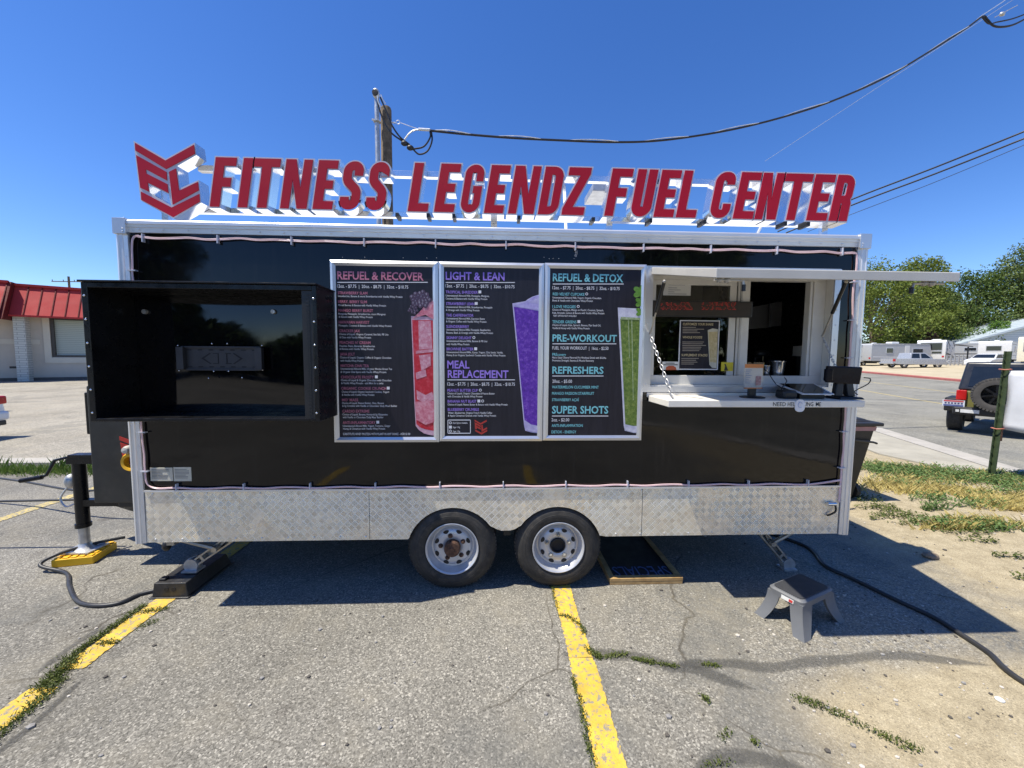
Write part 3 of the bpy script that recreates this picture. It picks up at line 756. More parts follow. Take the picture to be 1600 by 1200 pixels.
# wheels
def wheel(cx, rusty, seed):
    t = thing('wheel', None, None); t.parent = trailer; t.location = Vector((cx, .05, .352))-wloc(trailer); dy = -.075
    cz = .352
    c_ = (cx, dy, cz)
    mb = MB()
    mb.lathe([(.208, .075), (.225, .062), (.262, .056), (.30, .066), (.328, .085), (.345, .10), (.353, .125), (.354, .20), (.345, .245), (.32, .27), (.24, .275), (.208, .26)], c_, 'Y', 64)
    for r_ in (.272, .296):
        mb.lathe([(r_-.003, .0605+(r_-.27)*.3), (r_, .056+(r_-.27)*.3), (r_+.003, .0605+(r_-.27)*.3)], c_, 'Y', 48)
    rnd = random.Random(seed)
    for j in range(72):                       # shoulder tread blocks
        a = 2*math.pi*(j+.2)/72
        X = Matrix.Translation(Vector(c_))@Matrix.Rotation(-a, 4, 'Y')
        mb.box(.338, .3565, .108, .222, -.010, .010, X)
    mb.build('tyre', M_RUBBER, t, 35)
    mb = MB()
    mb.lathe([(.205, .20), (.205, .07), (.212, .058), (.207, .056), (.198, .064), (.192, .095), (.178, .112), (.172, .125), (.158, .128), (.152, .112), (.135, .100), (.10, .094), (.07, .098), (.062, .105), (.062, .2)], c_, 'Y', 64)
    mb.build('rim', M_RIM, t, 35); rim = t
    mb = MB()
    for j in range(8):
        a = 2*math.pi*(j+.5)/8; X = Matrix.Translation(Vector(c_))@Matrix.Rotation(-a, 4, 'Y')
        pts = [(.0155*math.cos(q)+.134, .023*math.sin(q)*(1+.25*math.cos(q))) for q in [2*math.pi*i/14 for i in range(14)]]
        mb.add([X@Vector((a_, .0955+.001*(a_ < .137), b_)) for a_, b_ in pts], [tuple(range(14))])
    mb.build('vent_hole', M_DARK, rim)
    for j in range(5):
        a = 2*math.pi*j/5+(.5 if rusty else .3); x, z = cx+.096*math.cos(a), cz+.096*math.sin(a)
        mb = MB(); mb.lathe([(.013, .098), (.013, .078), (.009, .072), (0, .071)], (x, dy, z), 'Y', 6)
        mb.lathe([(.02, .0945), (.018, .088), (.012, .087)], (x, dy, z), 'Y', 12); mb.build('lug_nut', M_STEEL if not rusty else M_RUST, rim, 40)
    mb = MB()
    if rusty: mb.lathe([(.063, .11), (.063, .052), (.056, .044), (.02, .042), (.018, .036), (0, .036)], c_, 'Y', 24)
    else: mb.lathe([(.060, .12), (.060, .088), (.052, .086), (.05, .11), (.02, .112), (0, .112)], c_, 'Y', 24)
    mb.build('hub', M_RUST if rusty else M_DARK, rim, 40)
wheel(-.343, True, 1); wheel(.513, False, 2)
# inner wheel well
mb = MB(); mb.box(-.75, .95, .34, .37, .42, .80); mb.box(-.75, .95, .02, .34, .78, .80); mb.build('wheel_well', M_DARK, trailer)

# ---- serving window
mb = MB()
mb.prism([rrect(1.160, 2.742, 1.618, 2.602, .012), [(WX0, WZ0), (WX1, WZ0), (WX1, WZ1), (WX0, WZ1)]], -.012, -.001)
screws(mb, [(1.2+i*.168, -.013, 2.578) for i in range(10)]+[(1.19, -.013, 1.68+i*.16) for i in range(6)]+[(2.716, -.013, 1.68+i*.12) for i in range(8)], .006)
swin = mb.build('serving_window', M_ALUF, trailer, 35)
mb = MB()                                      # reveal lining the opening
mb.box(WX0, WX0+.006, .0, .14, WZ0, WZ1); mb.box(WX1-.006, WX1, .0, .14, WZ0, WZ1); mb.box(WX0+.006, WX1-.006, .0, .14, WZ1-.006, WZ1); mb.box(WX0+.006, WX1-.006, .0, .14, WZ0, WZ0+.012)
mb.build('reveal', M_WHITEIN, swin)
SX0, SX1, SXM, SZ0, SZ1 = WX0+.006, WX1-.006, 1.985, 1.674, 2.546
mb = MB()                                      # fixed frame + left sash
mb.box(SX0, SX1, .06, .115, SZ0, SZ0+.075); mb.box(SX0, SX1, .06, .115, SZ1-.03, SZ1)
mb.box(SX0, SX0+.05, .062, .112, SZ0+.075, SZ1-.03); mb.box(SX1-.10, SX1, .062, .112, SZ0+.075, SZ1-.03); mb.box(SX1-.125, SX1-.102, .07, .125, SZ0+.075, SZ1-.03)
mb.box(SXM, SXM+.062, .055, .11, SZ0+.075, SZ1-.03); mb.box(SXM-.085, SXM-.03, .085, .12, SZ0+.075, SZ1-.03); mb.box(SXM-.02, SXM-.003, .08, .12, SZ0+.075, SZ1-.03)
mb.box(SX0+.05, SXM-.085, .066, .11, SZ1-.07, SZ1-.03)
mb.build('sash_frame', M_WHITEIN, swin, bevel=.003)
g = G('tinted_glass'); g.set('Base Color', (.55, .56, .52)); g.set('Roughness', .02); g.set('Transmission Weight', 1.0); g.set('IOR', 1.02); g.set('Alpha', .9)
def glass(name, tint=(.5, .52, .5), spec=1.0):
    g = G(name); tr = g.n('BsdfTransparent', {'Color': (*tint, 1)}); gl = g.n('BsdfGlossy', {'Color': (1, 1, 1, 1), 'Roughness': .02})
    fr = g.n('Fresnel', {'IOR': 1.5}); m_ = g.n('MixShader', {0: g.math('MULTIPLY', fr.outputs[0], spec), 1: tr.outputs[0], 2: gl.outputs[0]})
    g.t.links.new(m_.outputs[0], g.t.nodes['Material Output'].inputs[0]); return g.mat
M_GLASS = glass('window_glass', (.62, .62, .58)); M_CLEAR = glass('clear_acrylic', (.96, .96, .96), .5)
mb = MB(); mb.box(SX0+.048, SXM-.004, .092, .097, SZ0+.074, SZ1-.068); mb.build('pane', M_GLASS, swin)
# room behind the fixed pane: a grey lowered blind board and wood panel
mb = MB(); mb.box(SX0+.05, SXM-.2, .30, .32, 2.2, 2.55); mb.build('blind', mat('grey_blind', (.22, .22, .20), .8), swin)
mb = MB(); mb.box(SX0+.02, 1.50, .45, .47, 1.7, 2.2); mb.build('cupboard', mat('brown_cupboard', (.16, .10, .07), .5), swin)

# ---- serving hatch, swung up as an awning
a0, a1 = Vector((0, -.008, 2.590)), Vector((0, -.905, 2.382)); dn = Vector((0, 0, -.052))
AX0, AX1 = 1.205, 2.615
mb = MB(); q = lambda x, p: (x, p.y, p.z)
mb.hexa([q(AX0, a1+dn), q(AX1, a1+dn), q(AX1+.085, a0+dn), q(AX0+.003, a0+dn)], [q(AX0, a1), q(AX1, a1), q(AX1+.085, a0), q(AX0+.003, a0)])
hatch = mb.build('serving_hatch', M_WHITE, trailer, bevel=.004)
mb = MB()
for x in (1.30, 2.49):
    y, z = -.82, 2.335
    mb.tube([(x-.09, y-.06, z-.012), (x+.06, y-.06, z-.012)], .007, 7); mb.ball((x-.06, y-.06, z-.012), .017, 7); mb.ball((x-.015, y-.06, z-.012), .019, 7)
    sgn = 1 if x < 2 else -1
    mb.tube([(x+.055*sgn, y-.06, z-.012), (x+.075*sgn if sgn > 0 else x-.12, y-.06, z-.015), (x+.08*sgn if sgn > 0 else x-.13, y-.06, z-.06)], .008, 7); mb.mi = 1; mb.tube([(x+.08*sgn if sgn > 0 else x-.13, y-.06, z-.035), (x+.08*sgn if sgn > 0 else x-.13, y-.06, z-.07)], .011, 7); mb.mi = 0
each(mb, 'latch_handle', [M_STEEL, M_BLKPLAS], hatch, smooth=40)
for p, k, q_ in ((at(1038, 440, -.35), .58, at(1016, 521, -.02)), (at(1322, 440, -.35), .58, at(1285, 525, -.02))):
    mb = MB(); m_ = p.lerp(q_, .55); mb.tube([p, m_], .0125, 9); mb.mi = 1; mb.tube([m_, q_], .006, 8); mb.ball(q_, .01, 6); mb.ball(p, .014, 6)
    mb.build('gas_strut', [M_BLKPLAS, M_STEEL], hatch, 50)
# ---- counter shelf
mb = MB(); CZ = 1.592
mb.hexa([(1.212, -.368, CZ-.048), (2.650, -.368, CZ-.048), (2.650, -.010, CZ-.048), (1.212, -.010, CZ-.048)], [(1.212, -.368, CZ), (2.650, -.368, CZ), (2.650, -.010, CZ), (1.212, -.010, CZ)])
mb.box(1.20, 2.74, -.010, .0, CZ-.015, CZ+.022)
shelf = mb.build('counter_shelf', mat('white_shelf_laminate', (.78, .74, .66), .45, var=.04, dirt=.06), trailer, bevel=.004)
def chain(p, q_, n, sag=.0):
    mb = MB(); p, q_ = Vector(p), Vector(q_); d = (q_-p)
    for i in range(n):
        c_ = p+d*((i+.5)/n)+Vector((0, 0, -sag*math.sin(math.pi*(i+.5)/n))); t = d.normalized(); a = t.orthogonal().normalized(); b = t.cross(a)
        if i % 2: a, b = b, a
        l, w_ = d.length/n*.78, d.length/n*.33
        mb.tube([c_+t*l*math.cos(x)+a*w_*math.sin(x) for x in [2*math.pi*j/10 for j in range(11)]], .0028, 5, cap=False)
    mb.build('chain', M_GALV, shelf, 60)
chain(at(1016, 523, -.02), (1.275, -.30, CZ+.004), 18); chain(at(1286, 528, -.02), (2.66, -.12, CZ+.2), 14)
# handwriting on the shelf edge
mb = MB(); Yw = -.3695
for s, a, b in (('NEED', 1208, 1228), ('HEL', 1231, 1242), ('P', 1243, 1247), ('KING', 1255, 1271), ('ME', 1275, 1283)):
    px_text(mb, s, a, b, 631.3, 6.6, Yw, .004)
mb.build('handwriting', mat('black_marker', (.012, .012, .012), .6), shelf)

# ---- left end: storage box, jack, stabilisers
mb = MB(); mb.box(-3.46, -2.83, .38, 1.6, .60, 1.62); tb = mb.build('storage_box', M_BLKDIRTY, trailer, bevel=.012)
EMB = {'top': [(845,492),(1030,597),(1213,494),(1217,548),(1030,650),(845,540)],
 'F': [(848,568),(1032,668),(1032,722),(903,655),(905,681),(1034,745),(1036,800),(910,738),(915,795),(862,772)],
 'L': [(1048,668),(1092,645),(1105,785),(1227,725),(1230,778),(1060,872)],
 'bot': [(864,795),(1053,892),(1232,802),(1232,850),(1058,952),(864,848)],
 'outer': [(834,478),(1030,585),(1217,478),(1224,556),(1100,628),(1108,768),(1230,712),(1240,855),(1058,962),(856,850)],
 'hole': [(915,748),(1038,808),(1048,878),(968,832),(918,800)]}
def emb(k, x0, z1, w_, h_): return [(x0+(a-834)/406*w_, z1-(b-478)/484*h_) for a, b in EMB[k]][::-1]
mb = MB(); lx = -3.09; 
for k in ('top', 'F', 'L', 'bot'): mb.prism([emb(k, at(184, 680, .376).x, at(184, 680, .376).z, .42, .34)], .376, .379)
mb.build('logo', M_LOGORED, tb)
mb = MB(); cx_, cz_ = at(205, 722, .35).x, at(205, 722, .35).z
mb.lathe([(.045, .38), (.075, .375), (.08, .345), (.07, .33), (.05, .335), (.045, .38)], (cx_, 0, cz_), 'Y', 24); mb.build('inlet_ring', mat('yellow_plastic', (.75, .42, .02), .4), tb, 40)
mb = MB(); mb.lathe([(.0, .30), (.025, .305), (.035, .33), (.035, .376)], (cx_-.01, 0, cz_+.11), 'Y', 14); mb.build('inlet_knob', M_WHITE, tb, 40)
screws_mb = MB(); screws(screws_mb, [(-3.2, .377, 1.36), (-3.19, .377, .93)], .006); each(screws_mb, 'screw', M_GALV, tb)
mb = MB(); mb.box(-3.50, -3.44, .40, .46, 1.2, 1.56); mb.build('grab_post', M_BLKPAINT, tb, bevel=.008)
mb = MB()                                     # A-frame tongue under the box
mb.bar((-2.7, .35, .46), (-3.95, .95, .45), .05, .08); mb.bar((-2.7, 1.9, .46), (-3.95, 1.05, .45), .05, .08)
mb.build('drawbar', M_BLKPAINT, trailer)
JX, JY = -3.79, .60
mb = MB(); mb.tube([(JX, JY, .30), (JX, JY, .92)], .048, 16); mb.tube([(JX, JY, .30), (JX, JY, .335)], .056, 16); mb.box(JX-.06, JX+.20, JY-.05, JY+.05, .90, .945)
mb.box(JX-.02, JX+.35, JY-.03, JY+.03, .50, .56)
jk = mb.build('tongue_jack', M_BLKPAINT, trailer, 35)
mb = MB(); mb.tube([(JX, JY, .10), (JX, JY, .31)], .038, 14); mb.build('inner_tube', M_GALV, jk, 40)
mb = MB(); mb.box(JX-.12, JX+.12, JY-.10, JY+.10, .085, .097); mb.lathe([(.08, .097), (.05, .12), (.04, .15)], (JX, JY, 0), 'Z', 16); mb.build('foot_plate', M_GALV, jk, 40)
mb = MB(); h0 = Vector((JX+.02, JY, .965)); mb.tube([h0, h0+Vector((-.06, -.02, -.005)), h0+Vector((-.17, -.05, -.03)), h0+Vector((-.24, -.06, -.16)), h0+Vector((-.28, -.07, -.18))], .012, 8)
mb.tube([h0+Vector((-.27, -.07, -.178)), h0+Vector((-.42, -.10, -.20))], .02, 10); mb.box(JX-.05, JX+.16, JY-.045, JY+.045, .946, .98); mb.build('crank_handle', M_BLKPAINT, jk, 40)
mb = MB(); mb.ball((JX-.10, JY+.02, .72), .07, 10, (.7, .7, 1)); mb.tube(spline([(JX-.10, JY, .69), (JX-.16, JY-.02, .58), (JX-.11, JY-.03, .50), (JX-.05, JY, .52)], 5), .008, 6); mb.build('breakaway_switch', M_GALV, trailer, 50)
mb = MB(); mb.box(-3.30, -3.05, .42, .75, .545, .60); mb.box(-3.02, -2.80, .40, .44, .572, .60); mb.build('light_housing', M_BLKPLAS, trailer, bevel=.01)
mb = MB(); mb.tube(spline([(-2.98, .42, .58), (-2.985, .40, .48), (-2.95, .38, .36), (-2.88, .36, .28), (-2.85, .35, .25)], 5), .009, 6); mb.ball((-2.845, .345, .235), .035, 8, (1, 1, 1.4)); mb.build('hanging_plug', M_BLKPLAS, trailer, 50)
# scissor stabilisers
def stabiliser(x_top, x_foot, ztop, zfoot, xb, y=.16):
    s_ = 1 if x_foot > x_top else -1
    mb = MB(); p, q_ = Vector((x_top, y, ztop)), Vector((x_foot, y-.02, zfoot+.05)); d = (q_-p).normalized(); nrm = Vector((-d.z, 0, d.x))
    for off in (-.03, .03): mb.bar(p+nrm*off, q_+nrm*off*.75, .05, .013)
    L = (q_-p).length
    for t in (.0, .3, .55, .8, 1.): mb.bar(p+d*L*t-nrm*.032, p+d*L*t+nrm*.032, .05, .022)
    mb.bar(p+Vector((0, .03, 0)), q_+Vector((0, .03, 0)), .004, .055)
    st_ = mb.build('stabiliser_jack', M_STEEL, trailer)
    mb = MB(); m_ = p.lerp(q_, .50); mb.tube([(xb, y-.04, ZB-.03), m_+Vector((0, -.04, .0))], [.013, .02], 8); mb.box(xb-.03, xb+.03, y-.07, y-.02, ZB-.075, ZB-.005); mb.tube([m_+Vector((0, -.07, 0)), m_+Vector((0, .05, 0))], .022, 10)
    mb.bar(m_, (x_top+.1*s_, y, ZB), .02, .02); mb.build('brace', M_STEEL, st_, 40)
    mb = MB(); mb.lathe([(.0, -.03), (.055, -.03), (.06, .0), (.055, .03), (0, .03)], (q_.x, q_.y, q_.z-.0), 'Y', 18); mb.box(q_.x-.06, q_.x+.06, q_.y-.05, q_.y+.05, zfoot+.001, zfoot+.016); mb.build('foot', M_GALV, st_, 40)
stabiliser(-2.05, -2.47, .47, .125, -2.60); stabiliser(2.28, 2.63, .46, .002, 2.76, .25)
# rating plates
mb = MB(); a, b = at(235, 730, 0), at(300, 751, 0); mb.box(a.x, a.x+.165, -.004, 0, b.z, a.z-.003); mb.box(a.x+.172, b.x, -.0045, 0, b.z-.002, a.z); dp = mb.build('rating_plate', mat('plate_paper', (.58, .55, .45), .6, spec=.2), trailer)
mb = MB(); rt = random.Random(2)
for c0 in (a.x+.012, a.x+.182):
    for i in range(7):
        z = a.z-.018-i*.011; mb.box(c0, c0+rt.uniform(.07, .13), -.0056, -.0046, z-.002, z+.002)
mb.build('print', mat('grey_print', (.16, .15, .15), .6), dp)
# paint scuffs and stray staple marks on the black panel
mb = MB()
for px, py in [(570, 402), (630, 403), (667, 403), (682, 403), (850, 402), (858, 404), (864, 404), (873, 404), (897, 404), (535, 402)]:
    p = at(px, py, -.001); mb.ball((p.x, -.002, p.z), .004, 5)
for k in range(12):
    p = at(899+rt.uniform(-2.5, 2.5), 395+rt.uniform(-7, 6), 0); mb.add([(p.x-.006, -.002, p.z), (p.x+.003, -.002, p.z-.004), (p.x+.006, -.002, p.z+.02)], [(0, 1, 2)])
mb.build('scuff_mark', mat('scuff', (.35, .34, .34), .7), trailer)

# ------------------------------------------------------------------ roof sign
sign = thing('roof_sign', 'red and silver channel letter sign with chevron emblem standing on the trailer roof', 'sign', (0, .1, ZT))
YS, LZ0, LZ1, SH, DEP = .06, 2.992, 3.358, .17, .10
LH = LZ1-LZ0; ST = .077
def letter_shape(ch, w_):
    H = LH; s = ST; v = s*.88
    if ch == 'F': return [[(0,0),(s,0),(s,.40*H),(w_*.86,.40*H),(w_*.86,.60*H),(s,.60*H),(s,H-v),(w_,H-v),(w_,H),(0,H)]]
    if ch == 'I': return [[(0,0),(s,0),(s,H),(0,H)]]
    if ch == 'T': c0 = w_/2-s/2; return [[(c0,0),(c0+s,0),(c0+s,H-v),(w_,H-v),(w_,H),(0,H),(0,H-v),(c0,H-v)]]
    if ch == 'N': return [[(0,0),(s*.92,0),(s*.92,.56*H),(w_-s*1.05,0),(w_,0),(w_,H),(w_-s*.92,H),(w_-s*.92,.44*H),(s*1.05,H),(0,H)]]
    if ch == 'E': return [[(0,0),(w_,0),(w_,v),(s,v),(s,.41*H),(w_*.88,.41*H),(w_*.88,.60*H),(s,.60*H),(s,H-v),(w_,H-v),(w_,H),(0,H)]]
    if ch == 'L': return [[(0,0),(w_,0),(w_,v),(s,v),(s,H),(0,H)]]
    if ch == 'Z': return [[(0,0),(w_,0),(w_,v),(s*1.15,v),(w_,H-v*.8),(w_,H),(0,H),(0,H-v),(w_-s*1.15,H-v),(0,v*.8)]]
    h = s/2*(.84 if ch == 'G' else 1)
    if ch == 'S': return [stroke([(w_-h,.69*H),(w_-h,H-h),(h,H-h),(h,.60*H),(w_-h,.40*H),(w_-h,h),(h,h),(h,.28*H)], .062, s*.94)]
    if ch == 'C': return [stroke([(w_-h,.71*H),(w_-h,H-h),(h,H-h),(h,h),(w_-h,h),(w_-h,.33*H)], .066, s*.92)]
    if ch == 'U': return [stroke([(h,H),(h,h),(w_-h,h),(w_-h,H)], .066, s)]
    if ch == 'G':
        q = stroke([(w_-h,.64*H),(w_-h,H-h),(h,H-h),(h,h),(w_-h,h),(w_-h,.565*H)], .066, s*.80); k = len(q)//2
        return [q[:k-1]+[(q[k-1][0], .565*H-v*.9), (w_*.50, .565*H-v*.9), (w_*.50, .565*H)]+q[k:]]
    if ch == 'D': return [fillet([(0,0),(w_,0),(w_,H),(0,H)], [0,.09,.09,0]), fillet([(s*.92,v),(w_-s*.9,v),(w_-s*.9,H-v),(s*.92,H-v)], [0,.02,.02,0])]
    if ch == 'R':
        o = fillet([(0,0),(s,0),(s,.38*H),(w_-s*1.02,.38*H),(w_-s,0),(w_,0),(w_,.40*H),(w_*.93,.47*H),(w_,.54*H),(w_,H),(0,H)], [0,0,0,.03,0,0,.05,.02,.05,.085,0])
        return [o, fillet([(s*.9,.56*H),(w_-s*.82,.56*H),(w_-s*.82,H-v),(s*.9,H-v)], [0,.02,.02,0])]
def curve_mesh(loops, extr, offset, name):
    cu = bpy.data.curves.new(name, 'CURVE'); cu.dimensions = '2D'; cu.fill_mode = 'BOTH'; cu.extrude = extr; cu.offset = offset
    for L in loops:
        sp = cu.splines.new('POLY'); sp.points.add(len(L)-1); sp.use_cyclic_u = True
        for q, (a, b) in zip(sp.points, L): q.co = (a, b, 0, 1)
    o = bpy.data.objects.new(name, cu); C.objects.link(o)
    dg = bpy.context.evaluated_depsgraph_get(); me = o.evaluated_get(dg).to_mesh()
    vs = [tuple(v.co) for v in me.vertices]; fs = [tuple(p.vertices) for p in me.polygons]
    bpy.data.objects.remove(o); bpy.data.curves.remove(cu); return vs, fs
def grow(L, d):      # offset a loop outward (left/right decided by orientation)
    n = len(L); ar = sum(L[i][0]*L[(i+1) % n][1]-L[(i+1) % n][0]*L[i][1] for i in range(n)); sg = 1 if ar > 0 else -1; out = []
    for i in range(n):
        p = Vector(L[i]); a = (p-Vector(L[i-1])); b = (Vector(L[(i+1) % n])-p)
        if a.length < 1e-6: a = b
        if b.length < 1e-6: b = a
        a.normalize(); b.normalize(); n0 = Vector((a.y, -a.x))*sg; n1 = Vector((b.y, -b.x))*sg
        m_ = (n0+n1); m_ = m_.normalized() if m_.length > 1e-4 else n0
        out.append(tuple(p+m_*(d/max(.45, m_.dot(n0)))))
    return out
def channel(name, loops, x0, facecol=M_RED, trim=.0064):
    mb = MB(); big = [grow(L, trim if i == 0 else -trim) for i, L in enumerate(loops)]
    mb.prism([[(x0+a, b) for a, b in L] for L in big], YS, YS+DEP)
    mb.mi = 1
    for i in range(len(mb.f)):                 # front silver rim is trim cap, returns are polished
        if all(abs(mb.v[k][1]-YS) < 1e-5 for k in mb.f[i]): mb.m[i] = 1
    o = mb.build(name, [M_SIGNALU, M_TRIMW], sign)
    mb = MB(); sm = [grow(L, -.0045 if i == 0 else .0045) for i, L in enumerate(loops)]; mb.prism([[(x0+a, b) for a, b in L] for L in sm], YS-.005, YS+.002); mb.build(name+'_face', facecol, o)
LET = [('F',327.5,372.5),('I',371,394.5),('T',388,441),('N',437,491),('E',487.5,531),('S',527.5,572.5),('S',568.5,613),
       ('L',636,681),('E',677,722),('G',716.5,760.5),('E',755,799.5),('N',792.5,847.5),('D',839,884.5),('Z',876,926),
       ('F',943,991.5),('U',983,1030),('E',1020,1067),('L',1055,1102),('C',1106,1154),('E',1144,1192),('N',1178,1228),('T',1213,1273),('E',1259,1308),('R',1294,1340)]
for ch, a, b in LET:
    xb = at(a, 330, YS).x; xt = at(b, 262, YS).x; wd = xt-xb-SH*LH
    lp_ = [[(p[0]+SH*p[1], LZ0+p[1]) for p in L] for L in letter_shape(ch, wd)]
    channel('letter', lp_, xb)
ex0, ez1, ew, eh = -2.671, 3.455, .462, .553
mb = MB(); mb.prism([emb('outer', ex0, ez1, ew, eh), emb('hole', ex0, ez1, ew, eh)], YS, YS+DEP)
for i in range(len(mb.f)):
    if all(abs(mb.v[k][1]-YS) < 1e-5 for k in mb.f[i]): mb.m[i] = 1
eo = mb.build('emblem', [M_SIGNALU, M_TRIMW], sign)
mb = MB()
for k in ('top', 'F', 'L', 'bot'): mb.prism([emb(k, ex0, ez1, ew, eh)], YS-.005, YS+.002)
mb.build('emblem_face', M_RED, eo)
for z0, z1, y0, y1, xa, xb in ((2.988, 3.028, YS+DEP+.004, YS+DEP+.05, -2.45, 2.83), (3.30, 3.345, YS+DEP+.004, YS+DEP+.05, -2.30, 2.80)):
    mb = MB(); mb.box(xa, xb, y0, y1, z0, z1); mb.build('rail', M_SIGNALU, sign, bevel=.003)
for x in (-2.60, -.02, .93, 2.77):
    mb = MB(); mb.box(x-.025, x+.025, YS+DEP+.052, YS+DEP+.09, ZT+.006, 3.30); mb.box(x-.06, x+.06, YS+DEP+.03, YS+DEP+.11, ZT+.003, ZT+.012); mb.build('post', M_SIGNALU, sign)
mb = MB()
for x in (.55, 2.35): mb.bar((x, YS+DEP+.06, 3.3), (x+.15, .85, ZT+.02), .025, .025)
mb.build('back_stay', M_SIGNALU, sign)
mb = MB()
for px in (625, 672, 711, 810, 923, 1010, 1092, 1215, 1250):
    x = at(px, 338, YS+DEP).x; mb.box(x-.012, x+.012, YS+.004, YS+DEP+.003, 2.955, 2.985)
each(mb, 'cable_clamp', M_BLKPLAS, sign)
mb = MB(); p = at(940, 297, .35); mb.box(p.x-.09, p.x+.1, .3, .6, p.z-.03, p.z+.03); mb.build('light_fitting', M_GALV, sign, bevel=.004)

# ------------------------------------------------------------------ display cabinet (empty screen housing)
cab = thing('display_cabinet', 'open black metal screen cabinet with an empty bracket, on the left of the trailer wall', 'cabinet', (-1.95, -.17, 1.43))
bx0, bx1, bz0, bz1, by = -2.715, -1.205, 1.435, 2.357, -.335
mb = MB()
mb.box(bx0, bx0+.04, by, -.003, bz0, bz1); mb.box(bx1-.03, bx1, by, -.003, bz0, bz1)
mb.box(bx0+.04, bx1-.03, by, -.003, bz0, bz0+.022); mb.box(bx0+.04, bx1-.03, by, -.003, bz1-.035, bz1)
mb.box(bx0-.012, bx1+.004, by-.012, -.003, bz1+.001, bz1+.014)
mb.build('cabinet_shell', M_BLKPAINT, cab, bevel=.004)
mb = MB()                                     # mounting flange of the open left/right edges
mb.box(bx1-.10, bx1-.032, by+.004, by+.010, bz0+.024, bz1-.037)
for i in range(36):
    z = bz0+.05+i*.023; mb.box(bx1-.075, bx1-.05, by+.0005, by+.003, z, z+.012)
mb.build('inner_lip', M_BLKPLAS, cab)
mb = MB(); nx, nz = 40, 26; vs = []
x0, x1, z0, z1 = bx0+.041, bx1-.031, bz0+.023, bz1-.036
for j in range(nz+1):
    for i in range(nx+1):
        u, v = i/nx, j/nz; e = math.sin(math.pi*u)*math.sin(math.pi*v)
        vs.append((x0+(x1-x0)*u, -.008-.010*e-.0035*math.sin(5*u+1)*math.sin(4*v)*e, z0+(z1-z0)*v))
mb.add(vs, [(j*(nx+1)+i, j*(nx+1)+i+1, (j+1)*(nx+1)+i+1, (j+1)*(nx+1)+i) for j in range(nz) for i in range(nx)])
mb.build('back_panel', M_PANEL, cab, 180)
mb = MB()
for a in (at(278, 542, -.06),): pass
q0, q1 = at(279, 541, -.06), at(413, 579, -.06)
mb.box(q0.x+.02, q1.x-.02, -.055, -.045, q1.z, q0.z); mb.box(q0.x+.02, q1.x-.02, -.068, -.045, q0.z-.012, q0.z+.002); mb.box(q0.x+.02, q1.x-.02, -.068, -.045, q1.z-.002, q1.z+.012)
for x in (q0.x, q1.x-.05):
    mb.box(x, x+.05, -.09, -.056, q1.z+.005, q0.z-.005)
bk = mb.build('mount_bracket', mat('grey_bracket', (.045, .045, .05), .5, .3, var=.15), cab, bevel=.002)
mb = MB(); zc = (q0.z+q1.z)/2; xm = (q0.x+q1.x)/2
for i in range(7):
    x = q0.x+.07+i*(q1.x-q0.x-.14)/6
    for dz in (-.062, .062): mb.box(x-.016, x+.016, -.057, -.0555, zc+dz-.004, zc+dz+.004)
for sx, d in ((-1, 1), (1, -1)):
    x = xm+sx*.12; mb.add([(x+d*.03, -.0565, zc+.04), (x+d*.045, -.0565, zc+.04), (x-d*.01, -.0565, zc), (x-d*.03, -.0565, zc)], [(0, 1, 2, 3)]); mb.add([(x+d*.03, -.0565, zc-.04), (x+d*.045, -.0565, zc-.04), (x-d*.01, -.0565, zc), (x-d*.03, -.0565, zc)], [(3, 2, 1, 0)])
    x = xm+sx*.045; mb.box(x-.02, x+.02, -.0575, -.0556, zc-.04, zc-.034); mb.box(x-.02, x+.02, -.0575, -.0556, zc+.034, zc+.04); mb.box(x+.014*-sx, x+.014*-sx+.006, -.0575, -.0556, zc-.033, zc+.033)
mb.build('slot', M_DARK, bk)
mb = MB()
for px, py in ((226, 487), (427, 487)): p = at(px, py, -.02); mb.lathe([(0, -.03), (.016, -.029), (.018, -.022), (.018, -.01)], (p.x, 0, p.z), 'Y', 14)
each(mb, 'washer_bolt', M_GALV, cab, smooth=40)
mb = MB()
for i in range(6):
    z = bz0+.06+i*.155; screws(mb, [(bx0+.02, by-.002, z), (bx1-.02, by-.002, z)], .0075)
for px, py in ((280, 540), (333, 537), (357, 537), (411, 540), (282, 579), (336, 580), (359, 580), (412, 578), (328, 591), (380, 590)): p = at(px, py, -.06); mb.ball((p.x, -.072, p.z), .007, 6)
each(mb, 'screw', M_CHROME, cab, smooth=60)

